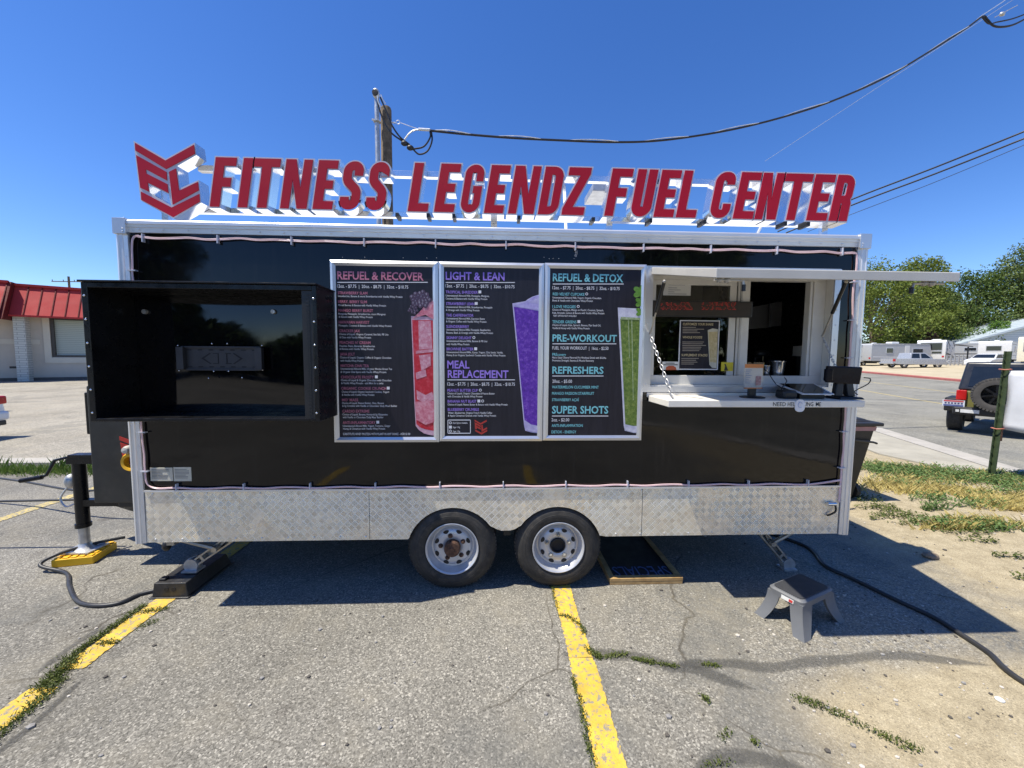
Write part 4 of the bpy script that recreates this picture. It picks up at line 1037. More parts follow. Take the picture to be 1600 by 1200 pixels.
# ------------------------------------------------------------------ menu boards
def board_panel():
    g = G('charcoal_board_print'); mp = g.n('Mapping', {'Vector': g.co(), 'Scale': (9, 9, .9)})
    s_ = g.noise(5, 7, vec=mp.outputs[0], rough=.7)
    g.set('Base Color', g.ramp(s_, (.3, (.012, .011, .017)), (.62, (.022, .020, .029)), (.8, (.034, .031, .042)))); g.set('Roughness', .35); g.set('Specular IOR Level', .28); return g.mat
M_BOARD = board_panel()
def ink(name, c_): return mat(name, c_, .5, var=.08, scale=9)
M_PINK, M_PURP, M_CYAN, M_INK = ink('pink_ink', (.52, .17, .25)), ink('lilac_ink', (.30, .19, .66)), ink('aqua_ink', (.19, .52, .58)), ink('white_ink', (.70, .70, .74))
YB = -.034
def board(label, x0, x1, z0, z1):
    t = thing('menu_board', label, 'menu board', ((x0+x1)/2, -.02, z0), 0, 'menu boards in a row on the trailer wall')
    f = .040
    for (ax, az, bx, bz, cx, cz, dx, dz) in ((x0, z1, x1, z1, x1-f, z1-f, x0+f, z1-f), (x0, z0, x0, z1, x0+f, z1-f, x0+f, z0+f), (x1, z1, x1, z0, x1-f, z0+f, x1-f, z1-f), (x1, z0, x0, z0, x0+f, z0+f, x1-f, z0+f)):
        mb = MB(); o_ = [(ax, az), (bx, bz), (cx, cz), (dx, dz)]; m2 = [((ax+dx)/2, (az+dz)/2), ((bx+cx)/2, (bz+cz)/2)]
        P = [(o_[0][0], -.002, o_[0][1]), (o_[1][0], -.002, o_[1][1]), (o_[1][0], -.034, o_[1][1]), (o_[0][0], -.034, o_[0][1]),
             (m2[0][0], -.045, m2[0][1]), (m2[1][0], -.045, m2[1][1]), (o_[2][0], -.035, o_[2][1]), (o_[3][0], -.035, o_[3][1]), (o_[2][0], -.002, o_[2][1]), (o_[3][0], -.002, o_[3][1])]
        mb.add(P, [(0, 1, 2, 3), (3, 2, 5, 4), (4, 5, 6, 7), (7, 6, 8, 9), (0, 3, 4, 7, 9), (1, 8, 6, 5, 2)])
        me = mb.build('frame', M_ALUF, t)
    mb = MB(); mb.box(x0+f, x1-f, -.031, -.003, z0+f, z1-f); mb.build('panel', M_BOARD, t)
    return t
def px_poly(mb, pts, Y): 
    P = [at(a, b, Y) for a, b in pts]; L = [(p.x, p.z) for p in P]
    if sum(L[i][0]*L[(i+1) % len(L)][1]-L[(i+1) % len(L)][0]*L[i][1] for i in range(len(L))) < 0: L = L[::-1]
    mb.flat(L, Y)
def rule(mb, a, b, y, th=1.2): px_poly(mb, [(a, y-th/2), (b, y-th/2), (b, y+th/2), (a, y+th/2)], YB)
def badge(mb, px, py, kind):
    s_ = 2.2
    if kind == 's': px_poly(mb, [(px-s_, py-s_), (px+s_, py-s_), (px+s_, py+s_), (px-s_, py+s_)], YB)
    else: 
        for i in range(12):
            a, b = 2*math.pi*i/12, 2*math.pi*(i+1)/12
            px_poly(mb, [(px+s_*math.cos(a), py+s_*math.sin(a)), (px+s_*math.cos(b), py+s_*math.sin(b)), (px+.6*s_*math.cos(b), py+.6*s_*math.sin(b)), (px+.6*s_*math.cos(a), py+.6*s_*math.sin(a))], YB)
def fill_board(t, col, conv, heads, items, whites, rules, badges):
    for s, a, b, y0, y1 in heads:
        (pa, py0), (pb, py1) = conv(a, y0), conv(b, y1); hb = MB(); px_text(hb, s, pa, pb, (py0+py1)/2, (py1-py0), YB, .022); hb.build('heading', col, t)
    for s, a, b, y in items:
        (pa, py), (pb, _) = conv(a, y), conv(b, y); hb = MB(); px_text(hb, s, pa, pb, py, 4.5, YB, .012); hb.build('item_name', col, t)
    for s, a, b, y, cap in whites:
        (pa, py), (pb, _) = conv(a, y), conv(b, y); hb = MB(); px_text(hb, s, pa, pb, py, cap, YB, .006); hb.build('description', M_INK, t)
    for a, b, y in rules: (pa, py), (pb, _) = conv(a, y), conv(b, y); hb = MB(); rule(hb, pa, pb, py); hb.build('rule', M_INK, t)
    for x, y, k in badges: hb = MB(); badge(hb, *conv(x, y), k); hb.build('badge', M_INK, t)
PR = '12oz. - $7.75  |  20oz. - $8.75  |  32oz. - $10.75'
c1 = lambda x, y: (510+x/3.872, 390+y/3.872); c2 = lambda x, y: (680+x/3.872, 390+y/3.872); c3 = lambda x, y: (840+x/4, 400+y/4)
b1 = board('menu board headed REFUEL & RECOVER with a pink berry drink, beside the black cabinet', -1.236, -.438, 1.224, 2.598)
VW = 'with Vanilla Whey Protein'; D_ = 3.1
fill_board(b1, M_PINK, c1, [('REFUEL & RECOVER', 65, 588, 133, 183)],
 [('STRAWBERRY SLAM',68,248,262),('BERRY, BERRY SLIM',70,245,315),('MANGO BERRY BURST',72,282,368),('HAWAIIAN HARVEST',75,260,439),('CRACKER JAX',78,202,491),("PEACHES N' CREAM",80,267,562),('JAVA JOLT',83,172,632),('MATCHA CHAI TEA',86,257,702),('CHOCOLATE FROSTY',88,287,771),('ORGANIC COOKIE CRUNCH',90,362,839),("MO' MASS",94,192,909),('CARDIO EXTREME',97,260,977),('ANTI-INFLAMMATORY',99,297,1046)],
 [(PR,65,495,223,5.2),('Strawberries, Banana & more Strawberries '+VW,68,460,283,D_),('Mixed Berries & Banana '+VW,72,360,337,D_),('Mangoes, Pineapple, Strawberries, more Mangoes',72,357,389,D_),('& Banana '+VW,75,280,407,D_),('Pineapple, Coconut & Banana '+VW,75,395,460,D_),
  ('Choice of Liquid, Organic Caramel, Sea Salt, PB Lite',78,375,512,D_),('& Oats '+VW,80,270,531,D_),('Peaches, Pears, Bananas, Strawberries',80,293,583,D_),('& Banana '+VW,80,287,601,D_),('Choice of Liquid, Organic Coffee & Organic Chocolate',83,393,653,D_),(VW,85,225,672,D_),
  ('Unsweetened Almond Milk, Organic Matcha Green Tea',86,397,721,D_),('& Organic Chai Spice '+VW,86,362,740,D_),('Choice of Liquid & Organic Chocolate with Chocolate',88,393,790,D_),('& Vanilla Whey Protein - add Mint for a twist',90,345,808,D_),('Choice of Liquid, Organic Sandwich Cookies, Yogurt',92,380,860,D_),('& Vanilla '+VW,94,290,878,D_),
  ('Choice of Liquid, Peanut Butter, Oats, Banana',94,348,928,D_),("& 5g Creatine with Vanilla or Chocolate 'Daily Mass' Builder",96,428,945,D_),('Choice of Liquid, Banana, Honey & 5g Glutamine',97,370,997,D_),("with Vanilla or Chocolate 'Daily Mass' Builder",99,345,1014,D_),('Unsweetened Almond Milk, Yogurt, Turmeric, Ginger',99,387,1066,D_),('Honey & Cinnamon '+VW,101,355,1083,D_),('SUBSTITUTE WHEY PROTEIN WITH PLANT IN ANY SHAKE - ADD $1.00',101,507,1115,3.6)],
 [(65,613,198)], [(302,770,'s'),(374,838,'s'),(311,1044,'s')])
b2 = board('menu board headed LIGHT & LEAN with a purple smoothie, middle of the row', -.434, .366, 1.231, 2.600)
fill_board(b2, M_PURP, c2, [('LIGHT & LEAN',63,420,135,184),('MEAL',73,207,670,718),('REPLACEMENT',76,443,728,776)],
 [('TROPICAL SHREDDER',63,258,257),('STRAWBERRY LEAN',65,237,327),('THE CAFFEINATOR',66,232,397),('SLENDERBERRY',67,205,465),('SKINNY DELIGHT',68,220,533),('BROWNIE BATTER',69,232,601),('PEANUT BUTTER CUP',74,258,851),('BANANA NUT BLAST',75,250,917),('BLUEBERRY CRUMBLE',76,265,967)],
 [(PR,62,480,221,5.2),('Unsweetened Almond Milk, Pineapple, Mangoes,',63,328,279,D_),('Coconut & Banana '+VW,63,315,297,D_),('Unsweetened Almond Milk, Strawberries, Pineapple',65,345,348,D_),('& Orange '+VW,65,267,366,D_),('Unsweetened Almond Milk, Espresso Beans',66,300,417,D_),('& Organic Coffee '+VW,66,310,435,D_),
  ('Unsweetened Almond Milk, Pineapple, Raspberries,',67,335,485,D_),('Banana, Basil, & Orange '+VW,67,350,503,D_),('Unsweetened Almond Milk, Banana & PB Lite',68,315,553,D_),(VW,68,207,572,D_),('Unsweetened Almond Milk, Cacao, Yogurt, Chia Seeds, Vanilla,',69,410,621,D_),('Honey & an Organic Sandwich Cookie '+VW,69,425,639,D_),(PR,73,482,813,5.2),
  ('Choice of Liquid, Organic Chocolate & Peanut Butter',74,360,870,D_),('with Chocolate & Vanilla Whey Protein',74,285,888,D_),('Choice of Liquid, Peanut Butter & Banana '+VW,75,438,937,D_),('Water, Blueberries, Organic French Vanilla Coffee',77,345,987,D_),('& Apple Cinnamon Granola '+VW,77,368,1004,D_),('Diet Option Available',107,195,1048,2.8),('Sugar <10g',107,150,1074,2.8),('Sugar <20g',107,150,1099,2.8)],
 [(63,482,199),(74,482,788),(78,212,1031),(78,212,1111)], [(270,256,'s'),(248,326,'s'),(234,532,'o'),(245,600,'s'),(273,850,'o'),(264,916,'s'),(287,916,'o'),(92,1048,'o'),(92,1074,'s'),(92,1098,'o')])
mb = MB()
for x in (77, 213): a_, b_ = c2(x, 1031), c2(x, 1111); px_poly(mb, [(a_[0]-.5, a_[1]), (a_[0]+.5, a_[1]), (b_[0]+.5, b_[1]), (b_[0]-.5, b_[1])], YB)
mb.build('key_box', M_INK, b2)
mb = MB(); e0, e1 = at(*c2(236, 1026), YB), at(*c2(316, 1121), YB)
for k in ('top', 'F', 'L', 'bot'): mb.flat(emb(k, e0.x, e0.z, e1.x-e0.x, e0.z-e1.z), YB)
mb.build('logo', M_LOGORED, b2)
b3 = board('menu board headed REFUEL & DETOX with a green smoothie, next to the serving window', .370, 1.156, 1.235, 2.604)
fill_board(b3, M_CYAN, c3, [('REFUEL & DETOX',95,535,110,160),('PRE-WORKOUT',93,495,490,535),('REFRESHERS',92,412,690,735),('SUPER SHOTS',90,442,936,984)],
 [('RED VELVET CUPCAKE',95,293,238),('I LOVE VEGGIES',93,238,316),('TENDER GREENS',92,243,411),('PREcovery',92,177,615),('WATERMELON CUCUMBER MINT',90,382,819),('MANGO PASSION STARFRUIT',90,353,858),('STRAWBERRY A\u00c7A\u00cd',90,258,898),('ANTI-INFLAMMATION',88,282,1059),('DETOX - ENERGY',87,242,1099)],
 [(PR,93,513,200,5.2),('Unsweetened Almond Milk, Yogurt, Organic Chocolate',93,398,261,D_),('Beets & Vanilla with Chocolate Whey Protein',93,345,279,D_),('Choice of Pineapple, Mango or Peach!, Coconut, Spinach,',92,412,337,D_),('Kale, Avocado, Lemon & Banana '+VW,92,417,356,D_),('*DIET OPTION NOT AVAILABLE',97,243,374,2.8),('Choice of Liquid, Kale, Spinach, Banana, Flax Seed Oil,',92,395,432,D_),('Vanilla & Honey '+VW,92,325,451,D_),
  ('FUEL YOUR WORKOUT  |  16oz. - $2.50',92,443,575,5.2),('Not a Salad Cherry Flavored Pre Workout Drink with BCAAs',92,428,635,D_),('Promotes Strength, Stamina & Muscle Recovery',92,352,653,D_),('20oz. - $5.00',92,215,782,5.2),('2oz. - $2.00',87,198,1023,5.2)],
 [(95,538,175),(93,492,549),(92,412,750),(90,442,1000)], [(307,237,'o'),(254,315,'o'),(258,410,'s')])
# printed drinks, layer on layer
def mush(name, a, b, c_, sc): 
    g = G(name); n_ = g.noise(sc, 6, rough=.7); g.set('Base Color', g.ramp(n_, (.3, a), (.52, b), (.72, c_))); g.set('Roughness', .4); return g.mat
M_BERRY = [mush('pink_rim_print', (.42, .24, .34), (.55, .33, .42), (.7, .5, .55), 20), mush('red_drink_print', (.38, .004, .012), (.52, .012, .03), (.58, .09, .12), 26), mush('ice_print', (.50, .12, .18), (.58, .26, .33), (.74, .5, .55), 40), mush('blackberry_print', (.03, .016, .035), (.07, .035, .07), (.14, .09, .14), 60), mush('berry_glint', (.10, .08, .12), (.2, .17, .22), (.36, .33, .38), 30), mush('rose_foam', (.45, .07, .12), (.6, .2, .26), (.7, .42, .46), 30)]
def layered(t, polys, mats, conv, name='drink_picture'):
    mb = MB()
    for i, (m_, pts) in enumerate(polys): mb.mi = m_; px_poly(mb, [conv(*p) for p in pts], YB-.0004*(i+1) if i < 9 else YB-.0040-.00003*i)
    return mb.build(name, mats, t)
rb = random.Random(6)
pol = [(0, [(512,402),(652,408),(665,1128),(620,1120),(590,1112),(560,1092),(540,1066),(531,900),(522,640)]),
       (1, [(519,425),(650,428),(662,1098),(600,1088),(566,1075),(545,1055),(537,900),(528,640)]),
       (2, [(556,430),(632,432),(640,600),(560,605)]), (2, [(545,612),(655,600),(655,618),(540,630)]), (2, [(540,745),(600,725),(606,765),(545,785)]),(2, [(560,640),(630,632),(632,700),(575,735)]),
       (2, [(545,850),(600,880),(640,860),(655,905),(600,930),(548,905)]), (5, [(540,920),(660,915),(662,1040),(600,1060),(545,1030)]),
       (5, [(520,418),(570,370),(600,330),(640,306),(650,318),(652,425),(600,395),(560,405)])]
for cx, cy, r_, n_ in ((572, 300, 62, 26), (525, 362, 34, 12)):
    for i in range(n_):
        a_ = i*2.4; q = r_*math.sqrt((i+.5)/n_)*.95; x, y = cx+q*math.cos(a_)*1.0, cy+q*math.sin(a_)*.8; rd = r_*.24
        if x > 648: continue
        pol.append((3, [(x+rd*math.cos(k*.785), y+rd*math.sin(k*.785)) for k in range(8)]))
        pol.append((4, [(x-3+rd*.42*math.cos(k*1.57), y-4+rd*.6*math.sin(k*1.57)) for k in range(4)]))
layered(b1, pol, M_BERRY, c1)
M_PURPLE = [mush('lilac_rim_print', (.34, .30, .55), (.46, .42, .66), (.62, .6, .76), 20), mush('purple_drink_print', (.055, .006, .22), (.105, .018, .37), (.25, .11, .52), 42), mush('lilac_foam', (.30, .24, .56), (.42, .37, .68), (.6, .56, .78), 26)]
layered(b2, [(0, [(467,325),(545,312),(560,300),(590,284),(634,270),(634,1112),(580,1106),(545,1096),(537,1060)]), (1, [(476,345),(634,372),(634,1068),(580,1058),(540,1030)]), (2, [(474,338),(550,318),(590,288),(633,274),(633,366),(600,362),(520,350)]), (0, [(558,318),(634,290),(634,330),(580,322)]), (0, [(540,1046),(580,1070),(633,1078),(633,1106),(582,1100),(550,1090)])], M_PURPLE, c2)
M_GREEN = [mush('glass_rim_print', (.40, .40, .55), (.55, .55, .68), (.7, .7, .8), 20), mush('green_drink_print', (.045, .10, .012), (.12, .19, .03), (.27, .33, .09), 42), mush('parsley_print', (.05, .16, .015), (.10, .25, .03), (.2, .36, .08), 30), mush('green_glint_print', (.2, .27, .12), (.3, .38, .2), (.5, .55, .4), 50)]
leafp = lambda cx, cy, s_: [(cx+s_*(.55+.45*abs(math.cos(2.5*a)))*math.cos(a)*1.0, cy+s_*(.55+.45*abs(math.cos(2.5*a)))*math.sin(a)*.9) for a in [2*math.pi*i/40 for i in range(40)]]
clipx = lambda P, m_: [(min(m_, x), y) for x, y in P]
layered(b3, [(0, [(501,322),(658,330),(648,1108),(600,1106),(545,1092),(538,1060)]), (1, [(516,392),(655,392),(645,1060),(600,1062),(548,1052)]), (3, [(585,395),(592,395),(600,900),(596,900)]), (3, [(565,400),(570,400),(576,640),(572,640)]), (0, [(541,1064),(600,1074),(647,1070),(647,1104),(600,1102),(549,1088)]), (3, [(520,380),(655,388),(655,400),(520,396)]),
   (2, clipx(leafp(646, 225, 54), 658)), (2, clipx(leafp(650, 290, 44), 658)), (2, clipx(leafp(650, 350, 40), 656))], M_GREEN, c3)

# ------------------------------------------------------------------ things at the serving window
tk = thing('ticker_sign', 'long black dot matrix ticker sign with faint red dots hung across the serving window pane', 'ticker sign', (1.58, .04, 2.18))
t0, t1 = at(1019, 469, .03), at(1166, 496, .03)
mb = MB(); mb.box(t0.x, t1.x+.05, .03, .060, t1.z, t0.z); mb.build('housing', M_BLKPLAS, tk, bevel=.003)
g = G('dot_matrix'); X, Y, Z = g.sep(g.co()); k = 1/.0092
fx = g.math('SUBTRACT', g.math('FRACT', g.math('MULTIPLY', X, k)), .5); fz = g.math('SUBTRACT', g.math('FRACT', g.math('MULTIPLY', Z, k)), .5)
dd = g.math('SQRT', g.math('ADD', g.math('MULTIPLY', fx, fx), g.math('MULTIPLY', fz, fz)))
g.set('Base Color', g.mix(g.n('MapRange', {0: dd, 1: .42, 2: .3}).outputs[0], (.008, .007, .006), (.05, .034, .026))); g.set('Roughness', .5)
mb = MB(); mb.box(t0.x+.012, t1.x+.03, .0275, .0295, t1.z+.012, t0.z-.012); face = mb.build('dot_face', g.mat, tk)
mb = MB(); rk = random.Random(9)
for px in list(range(1033, 1082, 2))+list(range(1097, 1151, 2)):
    for kz in range(6):
        if rk.random() < .42: p = at(px, 473+kz*2.1, .028); mb.ball((p.x, .0268, p.z), .0034, 5)
g = G('dim_red_led'); g.set('Base Color', (.4, .02, .015)); g.set('Emission Color', (1, .06, .04)); g.set('Emission Strength', .12)
mb.build('lit_dots', g.mat, tk)
def card(name, label, cat, x0, x1, z0, z1, y, col, th=.002):
    t = thing(name, label, cat, ((x0+x1)/2, y, z0)); mb = MB(); mb.box(x0, x1, y, y+th, z0, z1); mb.build('sheet', col, t); return t
M_PAPER = mat('paper_white', (.62, .62, .60), .6, var=.04)
a, b = at(1037, 441, .086), at(1079, 462, .086)
nt_ = card('paper_notice', 'white printed permit sheet taped at the top of the window pane', 'notice', a.x, b.x, b.z, a.z, .086, M_PAPER)
mb = MB(); mb.box(a.x+.04, b.x-.05, .0845, .0858, a.z-.022, a.z-.014)
for i in range(4): mb.box(a.x+.04, a.x+.04+[.07, .10, .05, .15][i], .0845, .0858, a.z-.045-i*.016, a.z-.042-i*.016)
mb.build('print', mat('blue_grey_print', (.08, .08, .14), .6), nt_)
a, b = at(1063, 500, .082), at(1122, 578, .082)
po = card('window_poster', 'dark poster headed CUSTOMIZE YOUR SHAKE with a pale shake, inside the window pane', 'poster', a.x, b.x, b.z, a.z, .0875, M_INK)
Yp = .0855
mb = MB(); mb.box(a.x+.008, b.x-.008, .0865, .0873, b.z+.008, a.z-.008); mb.build('panel', M_BOARD, po)
YBs = YB; 
cw = lambda x, y: (1000+x/4.8, 400+y/4.8)
gold, wt = MB(), MB()
for s, x0, x1, y in (('CUSTOMIZE YOUR SHAKE', 322, 550, 511), ('WHOLE FOODS', 320, 466, 609), ('SUPPLEMENT STACKS', 312, 506, 743)):
    (pa, py), (pb, _) = cw(x0, y), cw(x1, y); px_text(gold, s, pa, pb, py, 3.8, Yp, .015)
for i, (x0, x1, y) in enumerate([(320,420,535),(320,480,549),(320,430,562),(320,450,575),(318,480,645),(318,470,658),(318,495,671),(318,460,684),(318,455,697),(318,445,710),(310,440,768),(310,420,782),(310,430,796),(310,405,810)]):
    (pa, py), (pb, _) = cw(x0, y), cw(x1, y); px_poly(wt, [(pa, py-.55), (pb, py-.55), (pb, py+.55), (pa, py+.55)], Yp)
gold.build('heading', mat('gold_ink', (.55, .45, .26), .5), po); wt.build('small_print', mat('tan_ink', (.28, .24, .2), .5), po)
mb = MB()
for i, (m_, P) in enumerate([(0, [(508,556),(545,543),(585,550),(574,842),(540,838),(520,815)]), (1, [(514,570),(582,566),(573,800),(524,795)])]): mb.mi = m_; px_poly(mb, [cw(*p) for p in P], Yp-.0004*i)
mb.build('drink_picture', [mat('cream_glass_print', (.5, .48, .4), .4), mush('vanilla_shake_print', (.36, .28, .13), (.5, .41, .22), (.6, .52, .34), 40)], po)
a, b = at(1035, 565, .086), at(1061, 578, .086)
st1 = card('window_sticker', 'small white sticker with an orange red picture in the lower left of the window pane', 'sticker', a.x, b.x, b.z, a.z, .086, M_PAPER)
mb = MB(); mb.mi = 0; px_poly(mb, [(1040, 578), (1041, 573.5), (1045, 571.5), (1052, 571.5), (1056, 574), (1057, 578)], .0848); mb.mi = 1
for y, x0, x1 in ((567.5, 1040, 1054), (570, 1037, 1059)): px_poly(mb, [(x0, y-.6), (x1, y-.6), (x1, y+.6), (x0, y+.6)], .0848)
mb.build('print', [mat('orange_red_print', (.45, .09, .03), .5), M_SEAM], st1)
a, b = at(1130, 566, .056), at(1148, 580, .056)
st2 = card('window_sticker', 'square yellow sticker with a black figure in the lower right of the window pane', 'sticker', a.x, b.x, b.z, a.z, .081, mat('yellow_sticker', (.72, .58, .03), .5))
mb = MB(); px_poly(mb, [(1131.5, 579), (1133, 572), (1131.5, 568.5), (1134, 569), (1136, 574), (1138, 579)], .0798); mb.build('print', M_SEAM, st2)
# inside the trailer
ins = [('wall_board', 'grey board on the inside wall seen through the open window, left one', 1171, 1204, 479, 516, .75), ('wall_board', 'grey board on the inside wall seen through the open window, right one next to the pipe', 1206, 1239, 472, 512, .75)]
for n_, l_, pa, pb, ya, yb, Yd in ins:
    p, q_ = at(pa, ya, Yd), at(pb, yb, Yd+.1); mb = MB(); mb.hexa([(p.x, Yd, q_.z), (q_.x, Yd+.1, q_.z+.03), (q_.x, Yd+.13, q_.z+.03), (p.x, Yd+.03, q_.z)], [(p.x, Yd, p.z-.01), (q_.x, Yd+.1, p.z+.05), (q_.x, Yd+.13, p.z+.05), (p.x, Yd+.03, p.z-.01)])
    t = thing(n_, l_, 'board', ((p.x+q_.x)/2, Yd, q_.z)); mb.build('board_sheet', mat('inner_board', (.2, .205, .215), .6), t)
p, q_ = at(1241, 470, 1.2), at(1241, 560, 1.2)
mb = MB(); mb.tube([(p.x, 1.2, ZT-.05), (p.x, 1.2, q_.z)], .018, 10); tag(mb.build('steel_pipe', M_CHROME, None, 40), 'upright steel pipe inside the trailer beside the grey boards', 'pipe')
p = at(1221, 555, .9); mb = MB(); mb.tube(spline([(p.x, .9, p.z-.02), (p.x, .9, p.z+.10), (p.x+.015, .9, p.z+.125), (p.x+.06, .9, p.z+.13)], 5), .010, 8); tag(mb.build('tap', M_CHROME, None, 40), 'curved steel tap inside the trailer behind the black screen', 'tap')
p, q_ = at(1192, 556, .4), at(1257, 590, .4); mb = MB(); mb.box(p.x, q_.x, .40, .43, WZ0+.01, p.z); mb.box(p.x+.1, q_.x-.1, .37, .5, 1.64, 1.665)
tag(mb.build('order_screen', M_PANEL, None, bevel=.004), 'flat black order screen standing inside the open serving window', 'screen')
def cup(name, label, px0, px1, pt, pb, Yd, m_):
    p, q_ = at(px0, pt, Yd), at(px1, pb, Yd); r = (q_.x-p.x)/2; cx = (p.x+q_.x)/2; h_ = p.z-q_.z; mb = MB()
    mb.lathe([(0, 0), (r*.72, 0), (r*.78, h_*.3), (r*.9, h_*.9), (r, h_*.97), (r*1.0, h_), (r*.9, h_), (r*.7, h_*.1), (0, h_*.08)], (cx, Yd, q_.z), 'Z', 24)
    tag(mb.build(name, m_, None, 40), label, 'cup')
cup('mixing_cup', 'large dented steel mixing cup inside the open serving window', 1203, 1225, 564, 588, .22, M_CHROME); cup('mixing_cup', 'small steel cup partly behind the acrylic sign holder', 1191, 1202, 571, 588, .20, M_CHROME)
p, q_ = at(1259, 540, .35), at(1271, 590, .35); t = thing('carton', 'tall white carton standing by the right jamb inside the trailer', 'carton', (p.x, .35, WZ0+.01)); mb = MB(); mb.box(p.x, q_.x, .35, .5, WZ0+.01, p.z); mb.build('box', M_PAPER, t, bevel=.003)
mb = MB(); mb.box(p.x+.012, q_.x-.012, .3485, .3498, WZ0+.08, WZ0+.24); mb.build('print', mat('grey_blue_print', (.2, .22, .3), .5), t)
mb = MB(); 
p = at(1257, 520, .8); mb.tube(spline([(p.x, .8, p.z+.2), (p.x-.02, .8, p.z+.1), (p.x+.03, .8, p.z+.06), (p.x, .8, p.z)], 5), .008, 6); mb.box(p.x-.05, p.x+.02, .8, .84, p.z-.10, p.z+.0); tag(mb.build('wall_hook', M_GALV, None, 40), 'metal hook with a pale holder hanging inside at the right of the opening', 'hook')
mb = MB(); p = at(1190, 553, .6); mb.ball((p.x, .6, p.z), .05, 12, (1.4, 1, .8)); mb.ball((p.x+.06, .6, p.z-.02), .03, 10, (1.6, 1, .5)); mb.box(p.x-.1, p.x+.1, .55, .75, 1.64, p.z-.03)
tag(mb.build('blender_base', M_BLKPLAS, None, 60, bevel=.01), 'dark blender base with rounded top inside the window behind the cups', 'blender')
# on the shelf
Zs = CZ
ah = thing('sign_holder', 'clear acrylic holder with orange headed flyer on a round black foot', 'sign holder', (2.02, -.16, Zs))
p, q_ = at(1162, 566, -.16), at(1191, 608, -.16)
mb = MB(); mb.lathe([(0, .0), (.085, .0), (.088, .006), (.06, .012), (.02, .014), (.0, .014)], ((p.x+q_.x)/2, -.16, Zs+.001), 'Z', 28); mb.box((p.x+q_.x)/2-.028, (p.x+q_.x)/2+.028, -.165, -.145, Zs+.013, q_.z+.01); mb.build('foot', M_BLKPLAS, ah, 40)
mb = MB(); mb.box(p.x, q_.x, -.168, -.166, q_.z, p.z); mb.build('acrylic', M_CLEAR, ah)
mb = MB(); X_ = [p.x+.006, q_.x-.006]; mb.mi = 0; mb.box(X_[0], X_[1], -.1655, -.1640, q_.z+.004, p.z-.014); mb.mi = 1; mb.box(X_[0], X_[1], -.1672-.002, -.1680-.002, p.z-.042, p.z-.014); mb.box(X_[0], X_[1], -.1702, -.1692, q_.z+.004, q_.z+.012); mb.mi = 2
for i in range(8): mb.box(X_[0]+.008, X_[0]+.055-.01*(i % 3), -.1702, -.1692, p.z-.06-i*.014, p.z-.056-i*.014)
mb.mi = 3; mb.box(X_[1]-.055, X_[1]-.014, -.1702, -.1692, q_.z+.03, q_.z+.10)
mb.build('flyer', [M_PAPER, mat('orange_print', (.62, .22, .06), .5), mat('blue_print', (.2, .27, .42), .5), mush('cup_print', (.2, .07, .08), (.36, .2, .2), (.5, .4, .4), 60)], ah)
mb = MB(); p = at(1225, 617, -.2); mb.box(p.x-.055, p.x+.055, -.27, -.17, Zs+.001, Zs+.065); tag(mb.build('card_reader', M_BLKPLAS, None, 40, bevel=.02, seg=4), 'small rounded black card reader on the counter shelf left of the tablet', 'card reader')
tb_ = thing('tablet', 'white edged tablet lying tilted on a black stand on the counter shelf', 'tablet', (2.3, -.15, Zs))
y0, y1 = -.30, -.05; xa, xb = at(1254, 612, y0).x, at(1300, 612, y0).x
xc, xd = 2.20, 2.56
mb = MB(); mb.hexa([(xa, y0, Zs+.035), (xb+.02, y0, Zs+.035), (xd-.02, y1, Zs+.095), (xc+.02, y1, Zs+.095)], [(xa, y0, Zs+.043), (xb+.02, y0, Zs+.043), (xd-.02, y1, Zs+.103), (xc+.02, y1, Zs+.103)]); mb.build('case', mat('white_tablet', (.7, .7, .7), .3), tb_, bevel=.003)
mb = MB(); e = .013; mb.add([(xa+.02, y0+.008, Zs+.0463), (xb+.0, y0+.008, Zs+.0463), (xd-.04, y1-.01, Zs+.1018), (xc+.04, y1-.01, Zs+.1018)], [(0, 1, 2, 3)]); mb.build('screen', M_PANEL, tb_)
mb = MB(); mb.hexa([(xa+.03, -.24, Zs+.001), (xb, -.24, Zs+.001), (xd-.05, -.08, Zs+.001), (xc+.05, -.08, Zs+.001)], [(xa+.03, -.24, Zs+.04), (xb, -.24, Zs+.04), (xd-.05, -.10, Zs+.08), (xc+.05, -.10, Zs+.08)]); mb.build('stand', M_BLKPLAS, tb_)
te = thing('payment_terminal', 'black payment screen on a splayed stand at the right end of the counter shelf', 'payment terminal', (2.5, -.22, Zs))
p, q_ = at(1291, 572, -.25), at(1350, 600, -.25)
mb = MB(); mb.hexa([(p.x, -.26, q_.z+.01), (q_.x-.01, -.23, q_.z-.008), (q_.x-.01, -.21, q_.z-.002), (p.x, -.24, q_.z+.012)], [(p.x, -.262, p.z), (q_.x, -.235, p.z-.008), (q_.x, -.215, p.z-.004), (p.x, -.242, p.z+.004)])
mb.box(p.x-.006, p.x+.05, -.262, -.235, q_.z+.02, p.z-.02); mb.build('screen', mat('navy_screen', (.005, .005, .010), .3, spec=.12), te, bevel=.008)
cx = at(1318, 610, -.22).x
mb = MB(); mb.hexa([(cx-.10, -.30, Zs+.001), (cx+.10, -.30, Zs+.001), (cx+.09, -.14, Zs+.001), (cx-.09, -.14, Zs+.001)], [(cx-.085, -.29, Zs+.018), (cx+.085, -.29, Zs+.018), (cx+.08, -.15, Zs+.018), (cx-.08, -.15, Zs+.018)])
